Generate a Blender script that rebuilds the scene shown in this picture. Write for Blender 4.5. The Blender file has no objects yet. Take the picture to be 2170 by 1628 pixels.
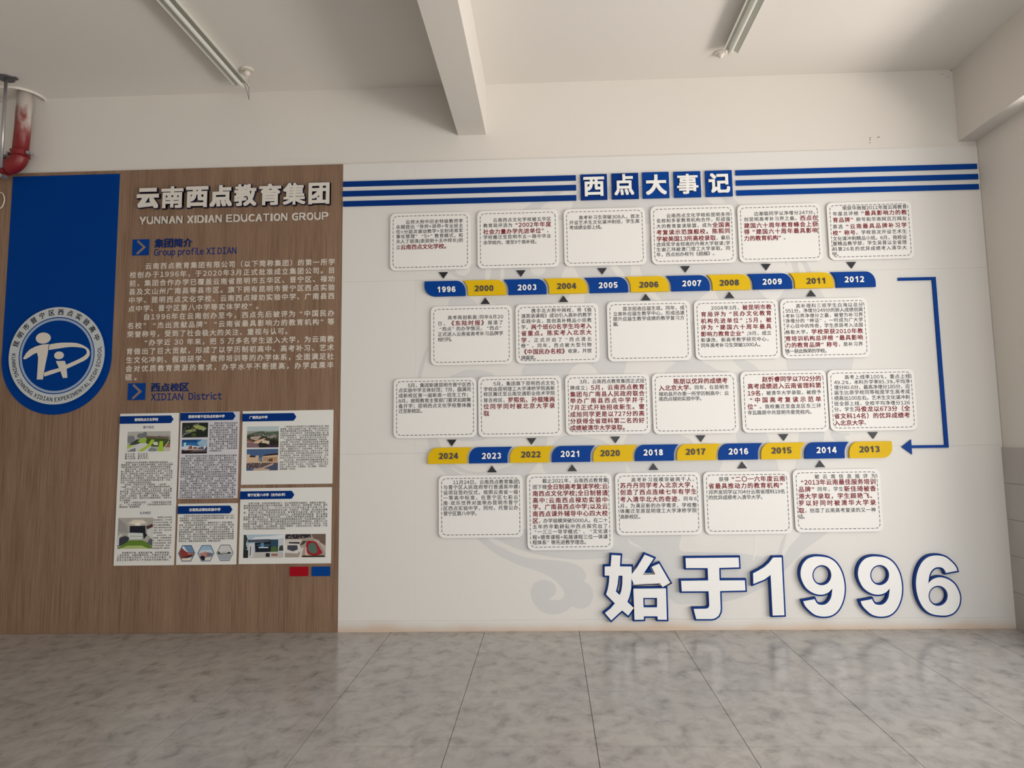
import bpy, math, random
from mathutils import Vector, Matrix
random.seed(7)
S = bpy.context.scene
COL = S.collection
PI = math.pi

# ------------------------------------------------------------------ camera
H, D = 1.2544, 4.573                       # eye height, distance to the display wall (y = 0)
YAW, PITCH, ROLL = -0.0340, 0.1020, -0.0152
FPX, CX, CY = 1468.35, 1110.41, 768.41
cyw, syw, cp, sp = math.cos(YAW), math.sin(YAW), math.cos(PITCH), math.sin(PITCH)
FW = Vector((syw * cp, cyw * cp, sp))
R0 = Vector((cyw, -syw, 0)); U0 = R0.cross(FW)
RT = R0 * math.cos(ROLL) + U0 * math.sin(ROLL)
UP = -R0 * math.sin(ROLL) + U0 * math.cos(ROLL)
CAMP = Vector((0, -D, H))
cam = bpy.data.cameras.new('camera'); co = bpy.data.objects.new('camera', cam); COL.objects.link(co)
co.matrix_world = Matrix(((RT.x, UP.x, -FW.x, 0), (RT.y, UP.y, -FW.y, -D), (RT.z, UP.z, -FW.z, H), (0, 0, 0, 1)))
cam.sensor_width = 36; cam.lens = FPX * 36 / 2170
cam.shift_x = (1085 - CX) / 2170; cam.shift_y = -(814 - CY) / 2170
S.camera = co

# ------------------------------------------------------------------ sky, daylight, exposure
S.view_settings.view_transform = 'Standard'; S.view_settings.look = 'None'
S.view_settings.gamma = 1; S.view_settings.use_curve_mapping = False
S.view_settings.exposure = -0.12
W = bpy.data.worlds.new('sky'); S.world = W; W.use_nodes = True
bg = W.node_tree.nodes['Background']; bg.inputs[0].default_value = (0.97, 0.985, 1.0, 1); bg.inputs[1].default_value = 1.6
def area(name, loc, rot, sx, sy, power, col):
    L = bpy.data.lights.new(name, 'AREA'); L.shape = 'RECTANGLE'; L.size = sx; L.size_y = sy; L.energy = power; L.color = col
    o = bpy.data.objects.new(name, L); COL.objects.link(o); o.location = loc; o.rotation_euler = rot; return o
# daylight falling in through the open right side of the lobby, and from the entrance behind the camera
area('daylight_right', (4.9, -3.9, 1.0), (0, math.radians(100), 0), 2.2, 5.6, 112, (1.0, 0.96, 0.905))
area('sunlit_pavement', (5.6, -3.9, 0.03), (0, math.radians(150), 0), 2.6, 6.0, 620, (1.0, 0.925, 0.83))
area('daylight_entrance', (2.6, -9.6, 1.5), (math.radians(94), 0, 0), 4.0, 2.6, 125, (0.95, 0.98, 1.0))

# ------------------------------------------------------------------ helpers
def ray(px, py):
    return RT * ((px - CX) / FPX) - UP * ((py - CY) / FPX) + FW
def P(px, py, d=0.0):                      # point of the photo on the plane y = -d -> (X, Z)
    r = ray(px, py); t = (D - d) / r.y; q = CAMP + r * t; return (q.x, q.z)
def PZ(px, py, z):                         # point on the horizontal plane z
    r = ray(px, py); t = (z - H) / r.z; q = CAMP + r * t; return (q.x, q.y)
def crop(x0, y0, s):
    return lambda x, y, d=0.0: P(x0 + x / s, y0 + y / s, d)

MATS = {}
def mat(name, col, rough=0.5, spec=0.4, metal=0.0, var=0.04, vscale=6.0, bump=0.0, bscale=200.0, coat=0.0):
    if name in MATS: return MATS[name]
    m = bpy.data.materials.new(name); m.use_nodes = True; nt = m.node_tree; N = nt.nodes; L = nt.links
    b = N['Principled BSDF']; b.inputs['Roughness'].default_value = rough; b.inputs['Metallic'].default_value = metal
    b.inputs['Specular IOR Level'].default_value = spec; b.inputs['Coat Weight'].default_value = coat
    tc = N.new('ShaderNodeTexCoord'); nz = N.new('ShaderNodeTexNoise'); nz.inputs['Scale'].default_value = vscale; nz.inputs['Detail'].default_value = 4
    L.new(tc.outputs['Object'], nz.inputs['Vector'])
    mx = N.new('ShaderNodeMix'); mx.data_type = 'RGBA'
    mx.inputs[6].default_value = tuple(max(0, c * (1 - var)) for c in col) + (1,)
    mx.inputs[7].default_value = tuple(min(1, c * (1 + var)) for c in col) + (1,)
    L.new(nz.outputs[0], mx.inputs[0]); L.new(mx.outputs[2], b.inputs['Base Color'])
    if bump:
        n2 = N.new('ShaderNodeTexNoise'); n2.inputs['Scale'].default_value = bscale; L.new(tc.outputs['Object'], n2.inputs['Vector'])
        bp = N.new('ShaderNodeBump'); bp.inputs['Strength'].default_value = bump; bp.inputs['Distance'].default_value = 0.002
        L.new(n2.outputs[0], bp.inputs['Height']); L.new(bp.outputs[0], b.inputs['Normal'])
    MATS[name] = m; return m

WLOC = {}
def finish(o, parent=None, loc=None, smooth=False):
    COL.objects.link(o)
    return o
def mk(name, V, F, m, parent=None, smooth=False, fm=None):
    """V in world coordinates; origin at the bounding-box centre, or at the parent's origin"""
    if parent is None:
        lo = [min(v[i] for v in V) for i in range(3)]; hi = [max(v[i] for v in V) for i in range(3)]
        c = Vector([(a + b) / 2 for a, b in zip(lo, hi)])
    else: c = WLOC[parent.name]
    me = bpy.data.meshes.new(name)
    me.from_pydata([(v[0] - c.x, v[1] - c.y, v[2] - c.z) for v in V], [], F)
    ms = m if isinstance(m, list) else [m]
    for q in ms: me.materials.append(q)
    if fm: me.polygons.foreach_set('material_index', fm)
    if smooth: me.polygons.foreach_set('use_smooth', [True] * len(F))
    me.update()
    o = bpy.data.objects.new(name, me); COL.objects.link(o)
    if parent is None: o.location = c
    else: o.parent = parent
    WLOC[o.name] = c
    return o
def thing(name, loc, label, cat, group=None):
    o = bpy.data.objects.new(name, None); COL.objects.link(o); o.location = loc; o.empty_display_size = 0.05
    WLOC[o.name] = Vector(loc); return tag(o, label, cat, group)
def tag(o, label=None, cat=None, group=None, kind=None):
    if label: o['label'] = label
    if cat: o['category'] = cat
    if group: o['group'] = group
    if kind: o['kind'] = kind
    return o
def box(x0, x1, y0, y1, z0, z1):
    V = [(x, y, z) for x in (x0, x1) for y in (y0, y1) for z in (z0, z1)]
    return V, [(0, 1, 3, 2), (4, 6, 7, 5), (0, 4, 5, 1), (2, 3, 7, 6), (0, 2, 6, 4), (1, 5, 7, 3)]
def merge(parts):
    V, F = [], []
    for v, f in parts:
        n = len(V); V += list(v); F += [tuple(i + n for i in q) for q in f]
    return V, F
def tube(pts, r, n=10, cap=True):
    pts = [Vector(p) for p in pts]; V, F = [], []
    a = None
    for i, p in enumerate(pts):
        t = (pts[min(i + 1, len(pts) - 1)] - pts[max(i - 1, 0)]).normalized()
        if a is None: a = t.orthogonal().normalized()
        a = (a - t * a.dot(t)).normalized(); b = t.cross(a)
        rr = r[i] if isinstance(r, (list, tuple)) else r
        V += [tuple(p + (a * math.cos(2 * PI * k / n) + b * math.sin(2 * PI * k / n)) * rr) for k in range(n)]
    for i in range(len(pts) - 1):
        for k in range(n):
            F.append((i * n + k, i * n + (k + 1) % n, (i + 1) * n + (k + 1) % n, (i + 1) * n + k))
    if cap: F += [tuple(range(n))[::-1], tuple(range(len(V) - n, len(V)))]
    return V, F
def plate_mesh(loops, yb, yf, bevel=0.0):
    """closed loops in (X,Z), holes by even-odd; solid from y=-yb to y=-yf"""
    c = bpy.data.curves.new('tmp', 'CURVE'); c.dimensions = '2D'; c.fill_mode = 'BOTH' if yf > yb + 1e-6 else 'FRONT'
    for lp in loops:
        s = c.splines.new('POLY'); s.points.add(len(lp) - 1)
        for p, q in zip(s.points, lp): p.co = (q[0], q[1], 0, 1)
        s.use_cyclic_u = True
    h = (yf - yb) / 2; c.extrude = max(0, h - bevel)
    if bevel: c.bevel_depth = bevel; c.bevel_resolution = 1; c.offset = -bevel
    o = bpy.data.objects.new('tmp', c); me = bpy.data.meshes.new_from_object(o)
    ym = -(yb + yf) / 2
    V = [(v.co.x, ym - v.co.z, v.co.y) for v in me.vertices]; F = [tuple(p.vertices) for p in me.polygons]
    bpy.data.objects.remove(o); bpy.data.curves.remove(c); bpy.data.meshes.remove(me)
    return V, F
def plate(name, loops, yb, yf, m, parent=None, bevel=0.0):
    V, F = plate_mesh(loops, yb, yf, bevel); return mk(name, V, F, m, parent)
def arc(cx, cy, rx, ry, a0, a1, n=10):
    return [(cx + rx * math.cos(math.radians(a0 + (a1 - a0) * i / n)), cy + ry * math.sin(math.radians(a0 + (a1 - a0) * i / n))) for i in range(n + 1)]
def rrect(x0, x1, z0, z1, r, n=6):
    return (arc(x1 - r, z1 - r, r, r, 0, 90, n) + arc(x0 + r, z1 - r, r, r, 90, 180, n) +
            arc(x0 + r, z0 + r, r, r, 180, 270, n) + arc(x1 - r, z0 + r, r, r, 270, 360, n))
def rect(x0, x1, z0, z1): return [(x0, z0), (x1, z0), (x1, z1), (x0, z1)]
def smooth_loop(pts, n=4, corners=()):
    out = []; N = len(pts)
    for i in range(N):
        p0, p1, p2, p3 = pts[i - 1], pts[i], pts[(i + 1) % N], pts[(i + 2) % N]
        if i in corners: p0 = p1
        if (i + 1) % N in corners: p3 = p2
        for k in range(n):
            t = k / n
            out.append(tuple(0.5 * (2 * b + (c - a) * t + (2 * a - 5 * b + 4 * c - d) * t * t + (-a + 3 * b - 3 * c + d) * t ** 3) for a, b, c, d in zip(p0, p1, p2, p3)))
    return out
def area2(l): return sum(l[i - 1][0] * l[i][1] - l[i][0] * l[i - 1][1] for i in range(len(l))) / 2
def offset_loop(l, d):
    if area2(l) < 0: l = l[::-1]
    l = [p for i, p in enumerate(l) if math.dist(p, l[i - 1]) > 1e-5]
    out = []; n = len(l)
    for i in range(n):
        a, b, c = Vector(l[i - 1]), Vector(l[i]), Vector(l[(i + 1) % n])
        e1 = (b - a).normalized(); e2 = (c - b).normalized()
        n1 = Vector((e1.y, -e1.x)); n2 = Vector((e2.y, -e2.x)); k = 1 + n1.dot(n2)
        k = max(k, 0.35); out.append(tuple(b + (n1 + n2) * (d / k)))
    return out

# ------------------------------------------------------------------ lettering
GL = {}
def _curve_glyph(ch, ext, res):
    c = bpy.data.curves.new('g', 'FONT'); c.body = ch; c.size = 1; c.resolution_u = res; c.extrude = ext
    o = bpy.data.objects.new('g', c); me = bpy.data.meshes.new_from_object(o)
    V = [tuple(v.co) for v in me.vertices]; F = [tuple(p.vertices) for p in me.polygons]
    bpy.data.objects.remove(o); bpy.data.curves.remove(c); bpy.data.meshes.remove(me)
    return V, F
def glyph(ch, ext=0.0, res=2):
    k = (ch, ext, res)
    if k not in GL:
        src = ch
        if '!' <= ch <= '~' and ch not in '+()[]%': src = chr(ord(ch) + 0xFEE0)     # sans shapes of Latin letters and digits
        V, F = _curve_glyph(src, ext, res)
        if not V: GL[k] = ([], [], 0, 0, 0, 0)
        else:
            x0 = min(v[0] for v in V); x1 = max(v[0] for v in V); z0 = min(v[1] for v in V); z1 = max(v[1] for v in V)
            GL[k] = (V, F, x0, x1, z0, z1)
    return GL[k]
def is_cjk(ch): return ord(ch) > 0x2E7F
def cell(ch):
    if ch in '“”‘’': return 0.92
    if ch == '　': return 1.0
    if ch == ' ': return 0.30
    if is_cjk(ch): return 1.0
    if ch.isdigit(): return 0.60
    if ch in '.,;:·()': return 0.36
    if ch == '+': return 0.6
    if ch == '%': return 0.85
    g = glyph(ch); return (g[3] - g[2]) + 0.11
def put(ch, x, z, sz, y, dil, out, ext=0.0, res=2, sx=1.0, cw=None):
    g = glyph(ch, ext, res)
    if not g[0]: return
    cw = cell(ch) if cw is None else cw
    if ch in '“‘': off = cw - 0.12 - g[3]
    elif ch in '”’': off = 0.10 - g[2]
    elif is_cjk(ch): off = 0
    else: off = (cw - (g[3] - g[2])) / 2 - g[2]
    K = [(0, 0)]
    if dil: K = [(a * dil, b * dil) for a, b in ((-1, -1), (1, -1), (1, 1), (-1, 1), (0, 0))] if dil < 0.02 else [(a * dil, b * dil) for a in (-1, -.33, .33, 1) for b in (-1, -.33, .33, 1)]
    for q, (a, b) in enumerate(K):
        n = len(out[0]); yj = y - q * (4e-5 if len(K) < 8 else 2e-5)
        out[0].extend([(x + (v[0] + off + a) * sz * sx, yj - v[2] * sz, z + (v[1] + b) * sz) for v in g[0]])
        out[1].extend([tuple(i + n for i in f) for f in g[1]])
def line(s, x0, x1, zc, em, rem, y, outs, justify=True, dil=0.011, rdil=0.021, xe=None):
    """s with {red} runs; baseline from the vertical centre zc; outs = (black, red) mesh buffers"""
    cells, red = [], False
    for ch in s:
        if ch == '{': red = True
        elif ch == '}': red = False
        else: cells.append((ch, red, cell(ch) * (rem if red else em)))
    if xe is not None and cells[-1][0] in '。，': cells[-1] = (cells[-1][0], cells[-1][1], cells[-1][2] * .42)
    W0 = sum(c[2] for c in cells); avail = (xe if xe is not None else x1) - x0
    last = sum(1 for _ in cells) - 1
    gap = (avail - W0) / max(1, last) if (justify or xe is not None) else 0
    if xe is not None: gap = max(gap, -.07 * em)
    x = x0
    for ch, rd, w in cells:
        e = rem if rd else em
        if ch not in ' 　': put(ch, x, zc - 0.37 * e, e, y, rdil if rd else dil, outs[1] if rd else outs[0])
        x += w + gap
def fit_glyph(ch, x0, x1, z0, z1, y, dil, ext, kern=0.0, grow=0.0, res=4):
    """glyph scaled so that its dilated outline fills the box (X,Z); solid +-ext around y"""
    g = glyph(ch, 0.5, res); w = g[3] - g[2] + 2 * dil; h = g[5] - g[4] + 2 * dil
    sx = (x1 - x0) / w; sz = (z1 - z0) / h; R = dil + grow
    V, F = [], []
    ks = (-1, -.4, .4, 1)
    for a in ks:
        for b in ks:
            if abs(a) < 1 and abs(b) < 1: continue
            n = len(V); jt = (len(V) / len(g[0])) * 4e-5
            V += [((v[0] - g[2] + dil + a * R) * sx + x0, y - jt - v[2] * 2 * ext, (v[1] - g[4] + dil + b * R) * sz + z0) for v in g[0]]
            F += [tuple(i + n for i in f) for f in g[1]]
    return V, F
# digits drawn as strokes, cap height 1
def digit_strokes(ch, w):
    L, R_, B, T = w / 2, 0.66 - w / 2, w / 2, 1 - w / 2; c = 0.33
    if ch == '0': return [(arc(c, .5, c - w / 2, .5 - w / 2, 0, 360, 24), True)]
    if ch == '1': return [([(.42, 0), (.42, 1)], False), ([(.12, .69), (.30, .78), (.42, .98)], False)]
    if ch == '2': return [(arc(c, .70, c - w / 2, .30 - w / 2, 165, -25, 12) + [(.36, .30), (L + .04, B), ], False), ([(0, B), (.66, B)], False)]
    if ch == '3': return [(arc(c, .735, c - w / 2 - .02, .265 - w / 2, 160, -80, 12), False), (arc(c, .29, c - w / 2, .29 - w / 2, 85, -160, 12), False)]
    if ch == '4': return [([(.49, 0), (.49, 1)], False), ([(.45, .96), (.07, .30)], False), ([(0, .29), (.70, .29)], False)]
    if ch == '5': return [([(.60, 1 - w / 2), (.14, 1 - w / 2)], False), ([(.16, 1), (.10, .47)], False), (arc(c, .32, c - w / 2, .32 - w / 2, 135, -160, 14), False)]
    if ch == '6': return [(arc(c, .32, c - w / 2, .32 - w / 2, 0, 360, 20), True), (arc(c + .0, .5, c - w / 2, .5 - w / 2, 35, 215, 14), False)]
    if ch == '9': return [([(.66 - x, 1 - z) for x, z in p], cl) for p, cl in digit_strokes('6', w)]
    if ch == '7': return [([(0, T), (.66, T)], False), ([(.58, .93), (.40, .62), (.27, .30), (.22, 0)], False)]
    if ch == '8': return [(arc(c, .745, c - w / 2 - .03, .255 - w / 2, 0, 360, 18), True), (arc(c, .28, c - w / 2, .28 - w / 2, 0, 360, 18), True)]
def stroke_loops(pts, w, closed):
    n = len(pts) - (1 if closed else 0); P_ = [Vector(p) for p in pts[:n]]; q = []
    for i in range(n):
        a = P_[(i - 1) % n] if (closed or i > 0) else P_[i]; b = P_[(i + 1) % n] if (closed or i < n - 1) else P_[i]
        t = (b - a).normalized(); k = 1.0
        if 0 < i < n - 1 or closed:
            e = (P_[i] - a).normalized(); k = 1 / max(.5, e.dot(t))
        q.append((P_[i], Vector((-t.y, t.x)) * (w / 2 * k)))
    lf = [tuple(p + d) for p, d in q]; rt = [tuple(p - d) for p, d in q]
    return [lf, rt] if closed else [lf + rt[::-1]]
def number_mesh(s, xc, zc, hgt, w, yb, yf, adv=0.80):
    parts = []; n = len(s); x = xc - ((n - 1) * adv + .66) * hgt / 2
    for ch in s:
        for pts, cl in digit_strokes(ch, w):
            lps = [[(x + a * hgt, zc + (b - .5) * hgt) for a, b in lp] for lp in stroke_loops(pts, w, cl)]
            parts.append(plate_mesh(lps, yb, yf + 6e-5 * (len(parts) % 4)))
        x += adv * hgt
    return merge(parts)

# ------------------------------------------------------------------ materials
def ramp(N, L, src, stops):
    r = N.new('ShaderNodeValToRGB'); L.new(src, r.inputs[0]); e = r.color_ramp.elements
    while len(e) < len(stops): e.new(0.5)
    for q, (p, c) in zip(e, stops): q.position = p; q.color = tuple(c) + (1,) if len(c) == 3 else c
    return r
def paint_mat():
    m = mat('wall_paint', (0.70, 0.66, 0.61), 0.75, 0.25, var=0.015, vscale=1.3, bump=0.25, bscale=60)
    return m
PAINT = paint_mat()
CEIL = mat('ceiling_paint', (0.76, 0.725, 0.68), 0.85, 0.2, var=0.02, vscale=0.8, bump=0.2, bscale=40)
def board_mat():
    m = bpy.data.materials.new('white_board'); m.use_nodes = True; N = m.node_tree.nodes; L = m.node_tree.links
    b = N['Principled BSDF']; b.inputs['Roughness'].default_value = 0.45; b.inputs['Specular IOR Level'].default_value = 0.3
    g = N.new('ShaderNodeNewGeometry'); sx = N.new('ShaderNodeSeparateXYZ'); L.new(g.outputs['Position'], sx.inputs[0])
    nz = N.new('ShaderNodeTexNoise'); nz.inputs['Scale'].default_value = 2.2; nz.inputs['Detail'].default_value = 5; L.new(g.outputs['Position'], nz.inputs['Vector'])
    ad = N.new('ShaderNodeMath'); ad.operation = 'MULTIPLY_ADD'; L.new(nz.outputs[0], ad.inputs[0]); ad.inputs[1].default_value = -0.11; L.new(sx.outputs['Z'], ad.inputs[2])
    rm = ramp(N, L, ad.outputs[0], [(0.0, (0.60, 0.47, 0.37)), (0.018, (0.66, 0.62, 0.57)), (0.034, (0.71, 0.69, 0.658))])
    mr = N.new('ShaderNodeMapRange'); mr.inputs[1].default_value = -0.05; mr.inputs[2].default_value = 1.0; L.new(ad.outputs[0], mr.inputs[0]); L.new(mr.outputs[0], rm.inputs[0])
    rm.color_ramp.elements[0].position = 0.0; rm.color_ramp.elements[1].position = 0.035; rm.color_ramp.elements[2].position = 0.06
    L.new(rm.outputs[0], b.inputs['Base Color']); return m
BOARD = board_mat()
MOTIF = mat('motif_grey', (0.612, 0.606, 0.596), 0.45, 0.3, var=0.01)
MOTIFW = mat('motif_white', (0.72, 0.70, 0.668), 0.45, 0.3, var=0.005)
def wood_mat(name, lo, hi):
    m = bpy.data.materials.new(name); m.use_nodes = True; N = m.node_tree.nodes; L = m.node_tree.links
    b = N['Principled BSDF']; b.inputs['Roughness'].default_value = 0.5; b.inputs['Specular IOR Level'].default_value = 0.3
    g = N.new('ShaderNodeNewGeometry'); mp = N.new('ShaderNodeMapping'); mp.inputs['Scale'].default_value = (170, 170, 2.6); L.new(g.outputs['Position'], mp.inputs[0])
    n1 = N.new('ShaderNodeTexNoise'); n1.inputs['Scale'].default_value = 1; n1.inputs['Detail'].default_value = 5; n1.inputs['Roughness'].default_value = .65; L.new(mp.outputs[0], n1.inputs['Vector'])
    mp2 = N.new('ShaderNodeMapping'); mp2.inputs['Scale'].default_value = (9, 9, .35); L.new(g.outputs['Position'], mp2.inputs[0])
    n2 = N.new('ShaderNodeTexNoise'); n2.inputs['Scale'].default_value = 1; n2.inputs['Detail'].default_value = 3; L.new(mp2.outputs[0], n2.inputs['Vector'])
    ma = N.new('ShaderNodeMath'); ma.operation = 'MULTIPLY_ADD'; L.new(n2.outputs[0], ma.inputs[0]); ma.inputs[1].default_value = .45; ma.inputs[2].default_value = -.22
    mb = N.new('ShaderNodeMath'); L.new(n1.outputs[0], mb.inputs[0]); L.new(ma.outputs[0], mb.inputs[1])
    r = ramp(N, L, mb.outputs[0], [(0.30, lo), (0.5, tuple((a + c) / 2 for a, c in zip(lo, hi))), (0.72, hi)])
    L.new(r.outputs[0], b.inputs['Base Color'])
    bp = N.new('ShaderNodeBump'); bp.inputs['Strength'].default_value = .15; bp.inputs['Distance'].default_value = .001; L.new(n1.outputs[0], bp.inputs['Height']); L.new(bp.outputs[0], b.inputs['Normal'])
    return m
WOOD = wood_mat('brown_wood', (0.150, 0.086, 0.052), (0.325, 0.208, 0.138))
def tile_mat():
    m = bpy.data.materials.new('floor_tile'); m.use_nodes = True; N = m.node_tree.nodes; L = m.node_tree.links
    b = N['Principled BSDF']; b.inputs['Specular IOR Level'].default_value = 0.5
    g = N.new('ShaderNodeNewGeometry')
    def nz(sc, det, ro, rot=0.35, dist=0.0):
        mp = N.new('ShaderNodeMapping'); mp.inputs['Scale'].default_value = sc; mp.inputs['Rotation'].default_value = (0, 0, rot); L.new(g.outputs['Position'], mp.inputs[0])
        n = N.new('ShaderNodeTexNoise'); n.inputs['Scale'].default_value = 1; n.inputs['Detail'].default_value = det; n.inputs['Roughness'].default_value = ro; n.inputs['Distortion'].default_value = dist
        L.new(mp.outputs[0], n.inputs['Vector']); return n
    a = nz((11, 9, 5), 7, .62, -0.45, .35); c = nz((1.8, 1.8, 1), 3, .5)
    r1 = ramp(N, L, a.outputs[0], [(0.30, (0.24, 0.235, 0.225)), (0.44, (0.375, 0.367, 0.352)), (0.58, (0.445, 0.435, 0.42))])
    r2 = ramp(N, L, c.outputs[0], [(0.3, (0.90, 0.90, 0.91)), (0.7, (1.08, 1.05, 1.03))])
    mx = N.new('ShaderNodeMix'); mx.data_type = 'RGBA'; mx.blend_type = 'MULTIPLY'; mx.inputs[0].default_value = 1; L.new(r1.outputs[0], mx.inputs[6]); L.new(r2.outputs[0], mx.inputs[7])
    L.new(mx.outputs[2], b.inputs['Base Color'])
    mr = N.new('ShaderNodeMapRange'); L.new(a.outputs[0], mr.inputs[0]); mr.inputs[1].default_value = .3; mr.inputs[2].default_value = .7; mr.inputs[3].default_value = .24; mr.inputs[4].default_value = .15
    L.new(mr.outputs[0], b.inputs['Roughness'])
    bp = N.new('ShaderNodeBump'); bp.inputs['Strength'].default_value = .12; bp.inputs['Distance'].default_value = .002; L.new(a.outputs[0], bp.inputs['Height']); L.new(bp.outputs[0], b.inputs['Normal'])
    return m
TILE = tile_mat()
GROUT = mat('grout', (0.16, 0.14, 0.12), .9)
DADO = mat('grey_stone_tile', (0.43, 0.41, 0.39), .45, .4, var=.10, vscale=4, bump=.1, bscale=30)
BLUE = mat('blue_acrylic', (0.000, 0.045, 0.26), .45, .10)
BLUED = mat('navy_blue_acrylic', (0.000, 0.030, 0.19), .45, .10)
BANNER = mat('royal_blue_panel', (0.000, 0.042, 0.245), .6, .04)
HEADB = mat('dark_blue_print', (0.003, 0.026, 0.17), .6, .1)
YEL = mat('yellow_acrylic', (0.70, 0.45, 0.002), .45, .15)
CARD = mat('white_card', (0.79, 0.775, 0.75), .4, .35, var=.008)
CREAM = mat('cream_lettering', (0.66, 0.61, 0.54), .5, .3, var=.01)
WHITE = mat('white_acrylic', (0.84, 0.835, 0.82), .3, .4, var=.01)
INK = mat('black_print', (0.045, 0.040, 0.042), .6, .2)
INKG = mat('grey_black_print', (0.045, 0.042, 0.050), .6, .2)
RED = mat('red_print', (0.20, 0.010, 0.018), .6, .2)
SLATE = mat('slate_lettering', (0.045, 0.045, 0.075), .45, .3)
BLACK = mat('black_acrylic', (0.012, 0.012, 0.016), .35, .4)
RPLAQ = mat('red_plaque_acrylic', (0.34, 0.004, 0.012), .45, .12)
PAPER = mat('poster_white', (0.76, 0.755, 0.72), .4, .3, var=.01)
PAPERL = mat('poster_lilac', (0.63, 0.625, 0.66), .4, .3, var=.01)
SILV = mat('emblem_silver', (0.50, 0.54, 0.56), .4, .4)
SILVB = mat('emblem_blue_grey', (0.30, 0.38, 0.52), .4, .4)
METALW = mat('painted_lamp_steel', (0.62, 0.62, 0.56), .35, .4)
TUBE = mat('lamp_tube_glass', (0.74, 0.75, 0.68), .15, .5)
STEEL = mat('galvanised_steel', (0.42, 0.42, 0.42), .35, .5, metal=.7)
PVC = mat('white_plastic', (0.72, 0.67, 0.60), .4, .4)
def col(r, g, b):
    n = 'print_%02x%02x%02x' % (r, g, b); f = lambda v: (v / 255) ** 2.2
    return mat(n, (f(r), f(g), f(b)), .45, .3, var=.02, vscale=40)

# ------------------------------------------------------------------ the room
ZC = P(1029, 179.5)[1]                       # ceiling height
XR = P(2063.7, 297.4)[0] + 0.012             # right wall
XL, YF = -5.4, -9.4
BZ = (P(971, 286.7)[1] + P(1030, 286)[1]) / 2
BX0, BX1 = P(971, 286.7)[0], P(1030, 286)[0]
RBZ = P(2045, 300)[1]; RBX = P(2030.5, 302)[0]
wall_back = mk('wall_back', *box(XL - .2, XR + .25, 0, 0.2, -0.1, ZC + .2), PAINT); tag(wall_back, 'cream painted wall that carries the school display', kind='structure')
wall_left = mk('wall_left', *box(XL - .2, XL, YF, 0, -0.1, ZC + .2), PAINT); tag(wall_left, 'plain cream wall closing the lobby on the left', kind='structure')
wall_front = mk('wall_front', *merge([box(XL - .2, -1.2, YF - .2, YF, -0.1, ZC + .2), box(-1.2, 4.6, YF - .2, YF, 3.0, ZC + .2), box(4.6, XR + .25, YF - .2, YF, -.1, 3.0)] if XR > 4.6 else
    [box(XL - .2, -1.2, YF - .2, YF, -0.1, ZC + .2), box(-1.2, XR + .25, YF - .2, YF, 3.0, ZC + .2)]), PAINT); tag(wall_front, 'cream wall with the entrance opening behind the viewer', kind='structure')
YJ = -0.62                                   # the right wall ends here and the lobby is open beyond it
wall_right = mk('wall_right', *merge([box(XR, XR + .25, YJ, 0, -.1, RBZ), box(XR, XR + .25, YF, YF + .5, -.1, RBZ)]), PAINT); tag(wall_right, 'cream wall stub on the right above grey stone tiles', kind='structure')
ceiling = mk('ceiling', *box(XL - .2, XR + .25, YF - .2, 0.2, ZC, ZC + .2), CEIL); tag(ceiling, 'cream painted ceiling', kind='structure')
t1 = mk('trim_1', *box(BX0, BX1, YF, 0, BZ, ZC), PAINT); tag(t1, 'painted ceiling beam running towards the viewer', kind='structure')
t2 = mk('trim_2', *box(RBX, XR + .25, YF, 0, RBZ, ZC), PAINT); tag(t2, 'deep painted beam along the top of the right wall', kind='structure')
floor = mk('floor', *box(XL - .2, XR + .25, YF - .2, 0.2, -0.1, -0.0035), GROUT); tag(floor, 'grey stone-look tiled floor', kind='structure')
tx0, ty0, TS, G = 0.1689, -1.6442, 0.60, 0.0013
tmesh = {}
for j in range(-11, 3):
    for i in range(-10, 6):
        x0, x1 = tx0 + i * TS, tx0 + (i + 1) * TS; y0, y1 = ty0 + (j) * TS, ty0 + (j + 1) * TS
        if y0 >= -0.01: continue
        y1 = min(y1, 0); x1c = min(x1, XR)
        if x1 < XL or x0 > XR: continue
        w, h = x1c - x0 - G, y1 - y0 - G; k = (round(w, 3), round(h, 3))
        if k not in tmesh:
            V, F = box(-w / 2, w / 2, -h / 2, h / 2, -0.009, 0.0)
            V = [(x * (1 if z < -.001 else 1 - .0016 / w), y * (1 if z < -.001 else 1 - .0016 / h), z) for x, y, z in V]
            V += [(sx * w / 2, sy * h / 2, -0.0012) for sx, sy in ((-1, -1), (1, -1), (1, 1), (-1, 1))]
            me = bpy.data.meshes.new('tile'); me.from_pydata(V, [], F[:4] + [F[4]] + [F[5]]); me.materials.append(TILE); tmesh[k] = me
        o = bpy.data.objects.new('tile', tmesh[k]); COL.objects.link(o); o.parent = floor
        o.location = Vector(((x0 + x1c) / 2, (y0 + y1) / 2, random.uniform(-.0003, .0003))) - floor.location
pv = mk('pavement', *box(XR, XR + 7, YF - 6, 3, -0.12, -0.02), mat('pavement_concrete', (.45, .43, .40), .8, .2, bump=.2)); tag(pv, 'pale concrete pavement outside the open right side', kind='structure')
# grey stone dado on the right wall
dz = [0.0, P(2150, 1252, 0)[1], P(2146, 1179)[1], P(2137, 1101)[1], P(2128, 1025)[1], P(2120, 948)[1]]
dz = [dz[0]] + [dz[5] * (i / 5) for i in range(1, 6)]
for a, b in zip(dz, dz[1:]):
    for y0, y1 in ((-0.31, -0.013), (YJ - .012, -0.312)):
        mk('dado_tile', *box(XR - .012, XR, y0, y1, a + .001, b - .001), DADO, wall_right)
    mk('dado_tile', *box(XR - .012, XR + .25, YJ - .012, YJ, a + .001, b - .001), DADO, wall_right)
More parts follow.
